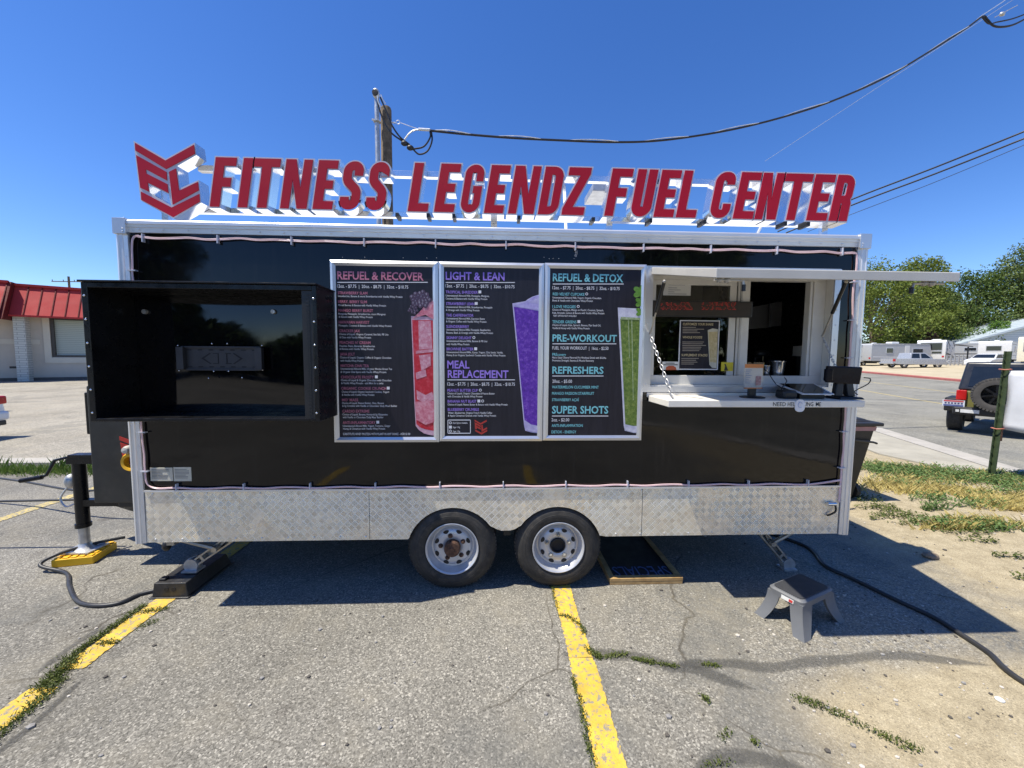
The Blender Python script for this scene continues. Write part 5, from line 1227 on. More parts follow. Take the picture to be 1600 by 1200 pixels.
for s_ in (-1, 1): mb.hexa([(cx+s_*.05-.03, -.24, Zs+.019), (cx+s_*.05+.03, -.24, Zs+.019), (cx+s_*.05+.03, -.20, Zs+.019), (cx+s_*.05-.03, -.20, Zs+.019)], [(cx+s_*.034-.026, -.23, q_.z+.02), (cx+s_*.034+.026, -.23, q_.z+.02), (cx+s_*.034+.026, -.19, q_.z+.02), (cx+s_*.034-.026, -.19, q_.z+.02)])
mb.build('stand', M_BLKPLAS, te, bevel=.006)
mb = MB(); mb.tube(spline([(p.x+.03, -.2, Zs+.03), (2.30, -.02, Zs+.06), (2.2, .02, Zs+.19), (2.19, .06, Zs+.21)], 8), .0035, 5); mb.tube(spline([at(1350, 590, -.2), at(1360, 592, -.2), at(1356, 600, -.2), at(1336, 611, -.2), at(1340, 617, -.22)], 6), .004, 5); mb.build('cable', M_BLKPLAS, te, 60)
mb = MB(); p = at(1227, 592, -.01); mb.tube(spline([at(1226, 590, .02), at(1229, 596, -.05), at(1222, 606, -.18), at(1221, 613, -.21)], 6), .004, 5); tag(mb.build('reader_lead', M_BLKPLAS, None, 60), 'thin black lead running from the card reader into the window', 'lead')
p = at(1250, 630, -.372); mb = MB(); mb.prism([rrect(p.x-.036, p.x+.036, p.z-.062, p.z+.026, .03)], -.374, -.3705); tg = mb.build('price_tag', mat('white_tag', (.72, .72, .74), .5), None); tag(tg, 'round cornered white tag hanging over the handwriting on the shelf edge', 'tag')
mb = MB(); pts = [(p.x-.0+.014*math.cos(a), -.3755, p.z-.012+.02*math.sin(a)) for a in [2*math.pi*i/16*.82+.3 for i in range(17)]]; mb.tube(pts, .0022, 5); mb.build('mark', mat('pale_blue_mark', (.42, .47, .62), .6), tg)

# ------------------------------------------------------------------ things on the ground
# step stool
M_STOOL = mat('grey_stool_plastic', (.135, .14, .15), .5, var=.08, bump=.15, bscale=200); M_PAD = mat('dark_stool_pad', (.035, .036, .040), .7, bump=.5, bscale=400)
stool = thing('step_stool', 'grey plastic step stool with dark top standing half in the shadow', 'step stool', (2.232, -.40, 0), R_(23))
def legs_loft(mb, top, bot, n=8):
    vs = []
    for i in range(n+1):
        t = i/n; e = t**1.8
        for a, b in zip(top, bot):
            a, b = Vector(a), Vector(b); p = a.lerp(b, t); 
            h = a.lerp(b, e); vs.append((h.x, h.y, p.z))
    k = len(top); mb.add(vs, [(i*k+j, i*k+(j+1) % k, (i+1)*k+(j+1) % k, (i+1)*k+j) for i in range(n) for j in range(k)]+[tuple(range(k)), tuple(range((n+1)*k-1, n*k-1, -1))])
HT = .235; tw, td = .185, .105
mb = MB(); L0 = rrect(-tw, tw, -td, td, .03); L1 = rrect(-tw-.012, tw+.012, -td-.012, td+.012, .035); k = len(L0)
ring = [[(a, b, z) for a, b in L] for L, z in ((L0, HT-.002), (L1, HT-.012), (L1, HT-.05), (rrect(-tw-.006, tw+.006, -td-.006, td+.006, .03), HT-.05), (rrect(-tw+.01, tw-.01, -td+.01, td-.01, .03), HT-.016))]
vs = [p for r_ in ring for p in r_]
mb.add(vs, [(i*k+j, i*k+(j+1) % k, (i+1)*k+(j+1) % k, (i+1)*k+j) for i in range(4) for j in range(k)]+[tuple(range(k)), tuple(range(5*k-1, 4*k-1, -1))])
def local_build(mb, name, m_, root, **kw):
    o = mb.build(name, m_, None, **kw); o.parent = root; return o
local_build(mb, 'seat', M_STOOL, stool, smooth=50)
mb = MB(); mb.prism([[(a*.93, b*.92) for a, b in L0]], 0, 1, f=lambda x, z, y: (x, z, HT-.004+y*.008)); local_build(mb, 'pad', M_PAD, stool, bevel=.004)
for sx in (-1, 1):
    for sy in (-1, 1):
        mb = MB(); cx, cy = sx*tw, sy*td
        o_ = [(cx+sx*.011, cy+sy*.011), (cx+sx*.011, cy-sy*.07), (cx-sx*.010, cy-sy*.066), (cx-sx*.016, cy-sy*.016), (cx-sx*.10, cy-sy*.010), (cx-sx*.105, cy+sy*.011)]
        fx_, fy_ = sx*(tw+.058), sy*(td+.052)
        b_ = [(fx_+sx*.012, fy_+sy*.012), (fx_+sx*.014, fy_-sy*.06), (fx_-sx*.012, fy_-sy*.058), (fx_-sx*.02, fy_-sy*.02), (fx_-sx*.058, fy_-sy*.012), (fx_-sx*.06, fy_+sy*.014)]
        if sx*sy < 0: o_, b_ = o_[::-1], b_[::-1]
        legs_loft(mb, [(a, b, HT-.03) for a, b in o_], [(a, b, .0) for a, b in b_]); local_build(mb, 'leg', M_STOOL, stool, smooth=40)
mb = MB(); sq = lambda x, ya, yb, za, zb: mb.add([(x+.0, ya, zb), (x+.0, yb, zb), (x-.004, yb, za), (x-.004, ya, za)], [(0, 1, 2, 3)])
sq(-tw-.0135, -.06, .02, HT-.046, HT-.02); lb = local_build(mb, 'sticker', M_PAPER, stool)
mb = MB(); sq(-tw-.0148, -.055, -.03, HT-.042, HT-.025); local_build(mb, 'sticker_print', M_LOGORED, lb)
# chalkboard lying under the trailer, its lettering upside down to us
M_WOOD = two('pine_frame', (.34, .20, .075), (.48, .31, .13), 14, rough=.6)
cb = thing('chalkboard', 'folded wooden chalkboard sign lying flat under the trailer, SPECIALS chalked upside down', 'chalkboard', (1.26, .45, 0))
cx0, cx1, cy0, cy1 = .955, 1.575, .030, 1.0
mb = MB(); mb.box(cx0+.045, cx1-.045, cy0+.05, cy1-.05, .03, .040); mb.build('slate', mat('chalk_slate', (.012, .012, .014), .7, dirt=.05), cb)
for i, (a0_, a1_, b0_, b1_) in enumerate(((cx0, cx1, cy0, cy0+.05), (cx0, cx1, cy1-.05, cy1), (cx0, cx0+.045, cy0+.052, cy1-.052), (cx1-.045, cx1, cy0+.052, cy1-.052))):
    mb = MB(); mb.box(a0_, a1_, b0_, b1_, .028, .055); mb.box(a0_+.002, a1_-.002, b0_+.001, b1_-.002, .001, .026); mb.build('frame_rail', M_WOOD, cb, bevel=.002)
mb = MB(); f = lambda x, z: (x, z, .0412)
vs, fs = text_mesh('SPECIALS'); xa, xb = min(v[0] for v in vs), max(v[0] for v in vs)
mb.add([(cx1-.06-(a-xa)/(xb-xa)*.49, .235-b*.22, .0413) for a, b in vs], fs); mb.build('chalk_writing', mat('blue_chalk', (.10, .15, .32), .9), cb)
# yellow levelling block under the jack
M_YBLK = mat('yellow_block_plastic', (.78, .44, .01), .45, var=.05, dirt=.08)
yb = thing('levelling_block', 'yellow plastic levelling block under the front jack foot', 'levelling block', (JX, JY, 0))
mb = MB(); mb.box(JX-.15, JX+.15, JY-.145, JY+.145, .001, .07)
for i in range(5):
    for j in range(5): mb.box(JX-.138+i*.058, JX-.094+i*.058, JY-.135+j*.058, JY-.091+j*.058, .0705, .081)
mb.build('block', M_YBLK, yb, bevel=.006); yb.rotation_euler = (0, 0, R_(12))
# black ramp block under the stabiliser
kb = thing('ramp_block', 'black plastic ramp block with two round holes, under the left stabiliser foot', 'ramp block', (-2.5, .15, 0))
mb = MB(); mb.hexa([(-2.655, -.035, .012), (-2.385, -.035, .012), (-2.385, .46, .012), (-2.655, .46, .012)], [(-2.64, -.03, .118), (-2.40, -.03, .118), (-2.40, .42, .118), (-2.64, .42, .118)]); mb.box(-2.67, -2.37, -.05, .47, .001, .0118)
mb.build('block', mat('worn_black_plastic', (.022, .022, .024), .42, var=.4, scale=14, dirt=.25), kb, bevel=.006)
mb = MB()
for x in (-2.545, -2.49): mb.lathe([(0, -.0352), (.017, -.0352), (.017, -.03)], (x, 0, .068), 'Y', 18)
each(mb, 'hole', M_DARK, kb)
mb = MB(); mb.box(-2.63, -2.58, .0, .05, .119, .135); mb.build('cap', M_BLKPLAS, kb, bevel=.006)
# cables
def cable(name, pts, r, m_, label, cat, n=10, group=None):
    mb = MB(); mb.tube(spline(pts, n), r, 8); o = mb.build(name, m_, None, 60); tag(o, label, cat, group); return o
M_CABLE = mat('black_cable', (.03, .03, .032), .45, var=.2, dirt=.08)
G_ = lambda px, py, z=.014: tuple(gnd(px, py, z))
cable('power_cable', [(-3.62, .80, .10), (-3.74, .66, .115), (-3.88, .47, .11), (-3.93, .37, .06)]+[G_(103, 895), G_(108, 915), G_(117, 935), G_(132, 944), G_(160, 946), G_(190, 941), G_(220, 928), (-2.66, .06, .02)], .0145, M_CABLE, 'thick black cable looping over the yellow block and round to the ramp block', 'cable')
cable('supply_cable', [(2.95, .9, .016), G_(1262, 855, .016), G_(1290, 884, .016), G_(1330, 903, .016), G_(1400, 937, .016), G_(1460, 965, .016), G_(1500, 990, .016), G_(1545, 1020, .016), G_(1600, 1066, .016), (3.16, -1.5, .016), (3.1, -2.2, .016)], .0165, M_CABLE, 'thick black supply cable running over the asphalt past the step stool', 'cable')
cable('tongue_cable', [(-4.2, 1.4, .40), (-4.8, 1.5, .33), (-6.2, 1.9, .36), (-9, 2.4, .4)], .012, M_CABLE, 'black cable sagging away to the left behind the jack handle', 'cable')
cable('tie_rod', [(-3.85, .75, .50), (-6, .75, .47), (-8, .75, .44)], .011, M_CABLE, 'thin straight black rod low down at the left of the jack', 'rod')
# wheelie bin
M_BIN = mat('black_bin_plastic', (.016, .016, .017), .5, var=.2, dirt=.06)
bn = thing('wheelie_bin', 'black wheeled rubbish bin with a pink tape band behind the right end of the trailer', 'bin', (4.52, 2.0, 0))
mb = MB(); mb.hexa([(4.25, 1.85, .02), (4.80, 1.85, .02), (4.80, 2.35, .02), (4.25, 2.35, .02)], [(4.15, 1.72, 1.03), (4.925, 1.72, 1.03), (4.925, 2.45, 1.03), (4.15, 2.45, 1.03)]); mb.build('body', M_BIN, bn, bevel=.02)
mb = MB(); mb.hexa([(4.11, 1.67, 1.03), (4.985, 1.67, 1.03), (4.985, 2.5, 1.03), (4.11, 2.5, 1.03)], [(4.11, 1.67, 1.075), (4.985, 1.67, 1.075), (4.985, 2.5, 1.10), (4.11, 2.5, 1.10)]); mb.hexa([(4.2, 1.75, 1.077), (4.9, 1.75, 1.077), (4.9, 2.45, 1.10), (4.2, 2.45, 1.10)], [(4.25, 1.8, 1.11), (4.85, 1.8, 1.11), (4.85, 2.4, 1.16), (4.25, 2.4, 1.16)]); mb.build('lid', M_BIN, bn, bevel=.012)
mb = MB(); mb.hexa([(4.148, 1.722, .965), (4.926, 1.722, .965), (4.926, 2.44, .965), (4.148, 2.44, .965)], [(4.138, 1.714, 1.02), (4.932, 1.714, 1.02), (4.932, 2.44, 1.02), (4.138, 2.44, 1.02)]); mb.build('tape', mat('pink_tape', (.42, .22, .24), .4), bn)
mb = MB(); mb.tube([(4.5, 1.70, .86), (4.88, 1.70, .82), (4.95, 1.72, .80)], .014, 7); mb.build('handle', M_BLKPLAS, bn)
for y in (1.95, 2.3):
    mb = MB(); mb.lathe([(0, 4.86), (.11, 4.86), (.11, 4.91), (0, 4.91)], (0, y, .112), 'X', 18); mb.build('wheel', M_RUBBER, bn)
mb = MB(); mb.lathe([(0, .001), (.02, .001), (.02, .006), (.015, .01), (0, .01)], tuple(gnd(1562, 1094)), 'Z', 16); tag(mb.build('bottle_cap', M_PAPER), 'white bottle cap lying on the bare earth patch', 'bottle cap')
mb = MB(); p = gnd(1449, 871); r0 = random.Random(1); mb.ball((p.x+.03, p.y, .018), .06, 9, (1.3, .8, .5)); mb.v = [(a+r0.uniform(-.01, .01), b+r0.uniform(-.01, .01), c_+r0.uniform(-.006, .006)) for a, b, c_ in mb.v]
tag(mb.build('rock', mat('brown_stone', (.22, .17, .12), .9, bump=.5)), 'brown stone lying at the tip of the trailer shadow', 'stone')

# fence post and banner
post = thing('fence_post', 'rusty green metal post leaning in the verge with wire ties', 'post', tuple(gnd(1545, 745)))
pb, pt = gnd(1545, 748), at(1572, 549, gnd(1545, 745).y-.02)
M_POST = two('chipped_green_paint', (.020, .036, .012), (.04, .06, .022), 18, .35, .6, .6)
mb = MB(); mb.bar(pb, pt, .056, .012, (0, 1, 0)); d = Vector((.5, -.8, 0)).normalized()*.02; mb.bar(pb+Vector((.01, -.035, 0)), pt+Vector((.01, -.035, 0)), .010, .06, (0, 1, 0))
for i in range(14): 
    p = pb.lerp(pt, .08+i*.066); mb.box(p.x-.036, p.x-.024, p.y-.02, p.y+.0, p.z-.015, p.z+.015)
mb.build('stake', M_POST, post)
for t_ in (.86, .40):
    p = pb.lerp(pt, t_); mb = MB(); mb.tube([(p.x+.062*math.cos(a), p.y-.02+.062*math.sin(a), p.z+.004*math.sin(3*a)) for a in [2*math.pi*i/12 for i in range(13)]], .009, 5, cap=False); mb.build('wire_tie', mat('rust_red_tie', (.42, .14, .09), .6), post)
mb = MB(); p = pb.lerp(pt, .33); mb.box(p.x+.005, p.x+.03, p.y-.075, p.y-.069, p.z-.05, p.z+.15); mb.build('rust_patch', M_RUST, post)
mb = MB(); q0_, q1_ = pb.lerp(pt, .395), pb.lerp(pt, .85); bd = Vector((-.12, -1, 0)).normalized(); nx, nz = 30, 10; vs = []
for j in range(nz+1):
    for i in range(nx+1):
        u, v = i/nx*2.6, j/nz; b0_ = q0_.lerp(q1_, v); wv = .016*math.sin(u*7+v*5)*(1-v*.3)+.012*math.sin(u*17-v*9)
        p = b0_+bd*(u+.05)+Vector((wv+.035, 0, -.05*math.sin(min(1, u/2.6)*math.pi)*(1-2*v)*.5)); vs.append((p.x, p.y, p.z))
mb.add(vs, [(j*(nx+1)+i, j*(nx+1)+i+1, (j+1)*(nx+1)+i+1, (j+1)*(nx+1)+i) for j in range(nz) for i in range(nx)])
bo = mb.build('banner', mat('white_vinyl', (.62, .63, .65), .5, var=.05), None, 180); so_ = bo.modifiers.new('thickness', 'SOLIDIFY'); so_.thickness = .002
tag(bo, 'plain back of a white vinyl banner tied to the green post', 'banner')

# ------------------------------------------------------------------ west building
bA, bB = gnd(0, 596), gnd(130, 593.5); BR = math.atan2((bB-bA).y, (bB-bA).x)
bld = thing('shop_building', 'low tan shop building with red metal mansard roof across the lot', 'building', (bB.x, bB.y, 0), BR)
def lpx(px, py, dy=0.0):            # photo pixel -> local coords on the facade plane
    n = Vector((-math.sin(BR), math.cos(BR), 0)); o = Vector((bB.x, bB.y, 0))+n*dy; d = ray(px, py); t = (o-CAM).dot(n)/d.dot(n); p = CAM+d*t-Vector((bB.x, bB.y, 0))
    return p.x*math.cos(BR)+p.y*math.sin(BR), p.z
WH = lpx(60, 496)[1]+.05; RH = lpx(60, 449)[1]
M_WALL = mat('tan_stucco', (.50, .46, .39), .9, var=.06, scale=1.2, bump=.2, bscale=30); M_WALLL = mat('cream_stucco', (.58, .55, .46), .9, var=.05, scale=1.2, bump=.2, bscale=30)
M_REDROOF = mat('red_metal_roof', (.42, .040, .038), .6, var=.06, scale=.8, spec=.2); M_REDDK = mat('dark_red_trim', (.13, .014, .012), .6, spec=.2)
def slump():
    g = G('slump_block'); X, Y, Z = g.sep(g.co()); b = g.n('TexBrick', {'Vector': g.n('CombineXYZ', {0: g.math('ADD', X, Y), 1: Z}).outputs[0], 'Color1': (.48, .50, .46, 1), 'Color2': (.55, .56, .52, 1), 'Mortar': (.26, .27, .26, 1), 'Scale': 1, 'Brick Width': .62, 'Row Height': .155, 'Mortar Size': .014})
    g.set('Base Color', b.outputs[0]); g.set('Roughness', .9); g.bump(b.outputs[1], -.4, .02); return g.mat
wL, wR = -26, 17
wz = [lpx(100, 541)[1], lpx(100, 577)[1]]
wx0 = lpx(80, 540)[0]; wx1 = wx0+7.5; wtop = lpx(100, 497)[1]; wbot = lpx(100, 558)[1]
zb_ = lpx(15, 535)[1]
mb = MB(); mb.box(wL, wx0-.0, 0, 8, 0, WH); mb.box(wx1, wR, 0, 8, 0, WH); mb.box(wx0, wx1, 0, 8, 0, wbot); mb.box(wx0, wx1, .4, 8, wbot, WH); mb.box(wx0, wx1, 0, .4, wtop, WH)
local_build(mb, 'wall', M_WALL, bld)
mb = MB(); mb.box(wL, wx0-.5, -.05, -.003, zb_-.1, zb_+.22); local_build(mb, 'band', M_WALLL, bld)
mb = MB(); mb.box(wx0-.32, wx0-.0, -.06, -.002, wbot-.4, wtop); mb.box(wx0, wx1+.3, -.06, -.002, wbot-.42, wbot-.05); local_build(mb, 'surround', M_WALLL, bld)
px0, px1 = lpx(33, 560)[0], lpx(51, 560)[0]
mb = MB(); mb.box(px0, px1, -.75, -.001, 0, WH-.02); local_build(mb, 'pilaster', slump(), bld)
mb = MB(); mb.box(wL, wR, -.10, -.002, 0, .22); local_build(mb, 'plinth', mat('dark_plinth', (.10, .09, .085), .9), bld)
win = MB(); win.box(wx0, wx0+.16, .02, .30, wbot, wtop); win.box(wx0+.16, wx1, .02, .30, wbot, wbot+.13); win.box(wx0+.16, wx1, .02, .30, wtop-.13, wtop); wf = local_build(win, 'window', mat('bronze_frame', (.05, .045, .04), .5), bld)
g = G('slatted_blind'); X, Y, Z = g.sep(g.co()); sw = g.math('FRACT', g.math('MULTIPLY', Z, 7.5)); c_ = g.ramp(sw, (.0, (.16, .19, .17)), (.2, (.36, .42, .38)), (.9, (.42, .47, .43))); g.set('Base Color', c_); g.set('Roughness', .25); g.set('Specular IOR Level', .6)
mb = MB(); mb.box(wx0+.16, wx1, .26, .30, wbot+.13, wtop-.13); local_build(mb, 'blind', g.mat, wf)
# mansard: sloped standing-seam sheets, the west run stands further forward
def mansard(xa, xb, yf, zb, zt, back=2.0, name='roof'):
    mb = MB(); mb.hexa([(xa, yf, zb), (xb, yf, zb), (xb, yf+back+2, zb), (xa, yf+back+2, zb)], [(xa, yf+back*.8, zt), (xb, yf+back*.8, zt), (xb, yf+back+2, zt), (xa, yf+back+2, zt)])
    r_ = local_build(mb, name, M_REDROOF, bld); mb = MB(); n = int((xb-xa)/.62)
    for i in range(n+1):
        x = xa+.05+i*.62; mb.bar((x, yf-.01, zb), (x, yf+back*.8-.01, zt), .045, .07)
    local_build(mb, 'seam', M_REDDK, r_); mb = MB(); mb.box(xa-.05, xb+.05, yf+back*.8-.12, yf+back*.8+.1, zt, zt+.16); mb.box(xa, xb, yf-.04, yf+.02, zb-.12, zb-.001); local_build(mb, 'fascia', M_REDROOF, r_)
sx_ = lpx(22, 470)[0]
mansard(sx_, wR, -1.1, WH, RH, 1.5); mansard(wL, sx_-.1, -1.9, WH-.15, RH+.1, 1.9)
mb = MB(); mb.hexa([(sx_-.1, -1.95, WH-.35), (sx_+.06, -1.95, WH-.35), (sx_+.06, .8, WH-.35), (sx_-.1, .8, WH-.35)], [(sx_-.1, -.35, RH+.2), (sx_+.06, -.35, RH+.2), (sx_+.06, .8, RH+.2), (sx_-.1, .8, RH+.2)]); local_build(mb, 'gable_end', M_REDDK, bld)
mb = MB(); p = lpx(23, 574); mb.box(p[0]-.22, p[0]+.22, -.02, -.001, p[1]-.07, p[1]+.07); local_build(mb, 'wall_vent', M_SEAM, bld)
# far pole beyond the roof
def pole(name, label, p, h, r, arms, m_):
    t = thing(name, label, 'utility pole', tuple(p)); mb = MB(); mb.tube([p, p+Vector((0, 0, h))], [r, r*.7], 9); mb.build('shaft', m_, t, 40)
    for z, l in arms:
        mb = MB(); mb.box(p.x-l, p.x+l, p.y-.06, p.y+.06, p.z+h-z-.06, p.z+h-z+.06)
        for i in range(4): x = p.x-l+.1+i*(2*l-.2)/3; mb.tube([(x, p.y, p.z+h-z+.06), (x, p.y, p.z+h-z+.3)], .05, 6)
        mb.build('crossarm', m_, t)
    return t
M_POLE = two('weathered_pole', (.10, .075, .05), (.2, .15, .10), 7, rough=.95, bump=.4)
p = at(107, 432, 62); pole('utility_pole', 'distant utility pole with two crossarms rising beyond the red roof', Vector((p.x, 62, 0)), p.z, .2, ((.8, 2.6), (2.6, 2.0)), M_POLE)
# service pole behind the trailer
YP = 5.2
sp_ = thing('service_pole', 'wooden service pole with grey conduit and weatherhead behind the roof sign', 'utility pole', (at(605, 300, YP).x, YP, 0))
a, b = at(600, 300, YP), at(609, 300, YP); xc_ = at(602.5, 300, YP).x+.02; zt_ = at(602, 166, YP).z; rw_ = (at(609, 300, YP).x-at(591, 300, YP).x)/2
mb = MB(); mb.tube([(xc_, YP+.05, 0), (xc_, YP+.05, zt_-.04), (xc_, YP+.05, zt_)], [rw_, rw_*.93, rw_*.8], 16); mb.build('timber', M_POLE, sp_, 40)
xk = at(591.5, 300, YP-.1).x; zk = at(591, 152, YP-.1).z
mb = MB(); mb.tube([(xk, YP-.12, 0), (xk, YP-.12, zk)], .045, 12); mb.build('conduit', M_GALV, sp_, 40)
mb = MB(); mb.ball((xk, YP-.16, zk+.03), .085, 12, (.85, .9, 1.1)); mb.build('weatherhead', M_GALV, sp_, 50)
mb = MB(); mb.lathe([(0, -.262), (.055, -.260), (.06, -.235)], (xk-.0, YP+.02, zk+.01), 'Y', 14); mb.build('hood_opening', M_DARK, sp_)
mb = MB()
for py in (196, 290): z = at(591, py, YP).z; mb.tube([(xk+.06*math.cos(a), YP-.12+.06*math.sin(a), z) for a in [2*math.pi*i/10 for i in range(11)]], .016, 5, cap=False); mb.box(xk-.08, xk+.03, YP-.2, YP-.18, z-.015, z+.015)
each(mb, 'strap', M_GALV, sp_)
PX = lambda pts, Y0, Y1=None: [tuple(at(a, b, Y0+(0 if Y1 is None else (Y1-Y0)*i/max(1, len(pts)-1)))) for i, (a, b) in enumerate(pts)]
M_WIRE = mat('black_wire', (.015, .015, .017), .5); M_BARE = mat('bare_wire', (.62, .62, .62), .35, .4)
mb = MB()
for pts in ([(590, 152), (591, 165), (600, 190), (612, 208), (628, 220), (638, 228)], [(594, 152), (604, 175), (612, 195), (625, 214), (640, 226)], [(645, 233), (662, 229), (672, 215), (672, 205)], [(645, 233), (655, 241), (668, 236), (675, 220), (674, 205)]): mb.tube(spline(PX(pts, YP-.35), 6), .016, 6)
for q in ((632, 224), (641, 231)): p = at(*q, YP-.35); mb.ball(p, .055, 8, (1.3, 1, .9))
mb.build('drip_loop', M_WIRE, sp_, 60)
mb = MB(); mb.tube(spline(PX([(590, 150), (591, 158), (595, 168)], YP-.36), 4), .018, 6); mb.tube(spline(PX([(595, 148), (598, 155), (602, 162)], YP-.36), 4), .012, 6); mb.tube(spline(PX([(632, 218), (640, 208), (650, 203), (672, 202)], YP-.35), 6), .014, 6); mb.tube(PX([(610, 191), (618, 192)], YP-.3), .014, 6); mb.tube(PX([(654, 202), (671, 203)], YP-.36), .026, 6)
e = at(622, 191, YP-.3); mb.tube([e+Vector((.035*math.cos(a), 0, .035*math.sin(a))) for a in [2*math.pi*i/12 for i in range(13)]], .008, 5, cap=False); mb.tube(PX([(626, 192), (654, 202)], YP-.35), .006, 5)
each(mb, 'neutral_wire', M_BARE, sp_, smooth=60)
drop = [(672, 204), (730, 210), (800, 215.5), (870, 219), (950, 222), (1020, 220.5), (1090, 212), (1160, 199), (1230, 181), (1300, 158), (1380, 123), (1450, 82), (1510, 44), (1535, 26)]
sd = PX(drop, YP-.35, 6.5)
cable('service_drop', sd+PX([(1543, 31), (1552, 40), (1566, 42), (1585, 38), (1612, 24)], 6.5), .022, M_WIRE, 'twisted black service line sagging from the weatherhead to the upper right', 'overhead line', 8)
S_ = spline(sd, 8); mb = MB(); mb.tube([p+Vector((.0, .03*math.cos(i*.5), .022+.016*math.sin(i*.5))) for i, p in enumerate(S_)]+[Vector(q) for q in PX([(1568, 2), (1580, -8)], 6.5)], .0085, 5); tag(mb.build('bare_neutral', M_BARE, None, 60), 'shiny bare wire wrapped along the sagging service line', 'overhead line')
cable('service_lead', PX([(1534, 26), (1545, 37), (1558, 34.5), (1583, 29), (1612, 18)], 6.5), .016, M_WIRE, 'short black jumper looping at the upper right corner, above the service line tail', 'overhead line', 8)
mb = MB(); p = at(1566, 22, 6.5); mb.tube(PX([(1554, 27), (1590, 8)], 6.5), .008, 5); mb.ball(p, .06, 7, (1.2, .8, .8)); tag(mb.build('line_connector', M_GALV, None, 60), 'small clamp on a bare wire in the upper right corner', 'connector')
LG = 'pair of thick overhead lines at the right'
cable('overhead_line', PX([(1215, 362), (1335, 310), (1460, 262), (1604, 204), (1700, 163)], 14, 9), .03, M_WIRE, 'upper thick black line behind the end of the roof sign', 'overhead line', 6, LG)
cable('overhead_line', PX([(1228, 364), (1335, 319), (1460, 272), (1604, 215), (1700, 175)], 14, 9), .03, M_WIRE, 'lower thick black line behind the end of the roof sign', 'overhead line', 6, LG)
cable('overhead_line', PX([(1262, 362), (1330, 335), (1460, 285), (1604, 225), (1700, 184)], 15, 10), .012, M_WIRE, 'thin black line below the two thick ones at the right', 'overhead line', 6)
cable('faint_line', PX([(1195, 252), (1290, 190), (1420, 105), (1570, 8), (1600, -12)], 16, 13), .007, mat('grey_wire', (.35, .38, .42), .5), 'faint thin wire crossing the sky above the sign', 'overhead line', 6)

# ------------------------------------------------------------------ vehicles (local: x forward, origin under the middle)
M_AUTOGLASS = mat('dark_auto_glass', (.012, .015, .018), .05, spec=.6, rvar=.02)
def vwheel(root, x, y, r, wd, rimmat, open_=True):
    w_ = bpy.data.objects.new('wheel', None); C.objects.link(w_); w_.parent = root; w_.location = (x, y, r)
    mb = MB(); h = wd/2
    mb.lathe([(r*.58, -h*.8), (r*.72, -h), (r*.92, -h*.95), (r, -h*.7), (r, h*.7), (r*.92, h*.95), (r*.72, h), (r*.58, h*.8)], (0, 0, 0), 'Y', 28); o = mb.build('tyre', M_RUBBER, None, 40); o.parent = w_
    mb = MB(); s_ = 1 if y > 0 else -1
    mb.lathe([(r*.60, -h*.7), (r*.60, h*.7)], (0, 0, 0), 'Y', 28)
    for i in range(5):
        X = Matrix.Rotation(2*math.pi*i/5, 4, 'Y'); mb.box(r*.08, r*.58, s_*h*.55-.012, s_*h*.55+.012, -r*.09, r*.09, X)
    mb.lathe([(0, s_*h*.62), (r*.16, s_*h*.62), (r*.17, s_*h*.4)], (0, 0, 0), 'Y', 16); o = mb.build('rim', rimmat, None, 40); o.parent = w_
def prof_body(root, name, prof, wd, m_, bev=.05, parent=None, taper=None):
    """side profile (x,z) extruded to width, rounded"""
    mb = MB(); ar = sum(prof[i][0]*prof[(i+1) % len(prof)][1]-prof[(i+1) % len(prof)][0]*prof[i][1] for i in range(len(prof)))
    if ar < 0: prof = prof[::-1]
    mb.prism([prof], -wd/2, wd/2)
    if taper:
        z0, z1, k = taper; mb.v = [(x, y*(1-k*max(0, min(1, (z-z0)/(z1-z0)))), z) for x, y, z in mb.v]
    o = mb.build(name, m_, None, 50, bevel=bev, seg=3); o.parent = parent or root; return o
def side_quad(mb, pts, y, th=.012):
    s_ = 1 if y > 0 else -1
    P = [(a, y, b) for a, b in pts]; Q = [(a, y+s_*th, b) for a, b in pts]; n = len(pts)
    mb.add(P+Q, [tuple(range(n)), tuple(range(2*n-1, n-1, -1))]+[(i, (i+1) % n, n+(i+1) % n, n+i) for i in range(n)])
def lbox(root, name, m_, boxes, bev=0, parent=None):
    mb = MB()
    for b in boxes: mb.box(*b)
    o = mb.build(name, m_, None, bevel=bev); o.parent = parent or root; return o
M_CARWHITE = mat('white_car_paint', (.68, .68, .68), .25, var=.02, coat=.5); M_REDLENS = mat('red_lens', (.42, .012, .012), .2); M_CLEARLENS = mat('clear_lens', (.6, .6, .58), .15)
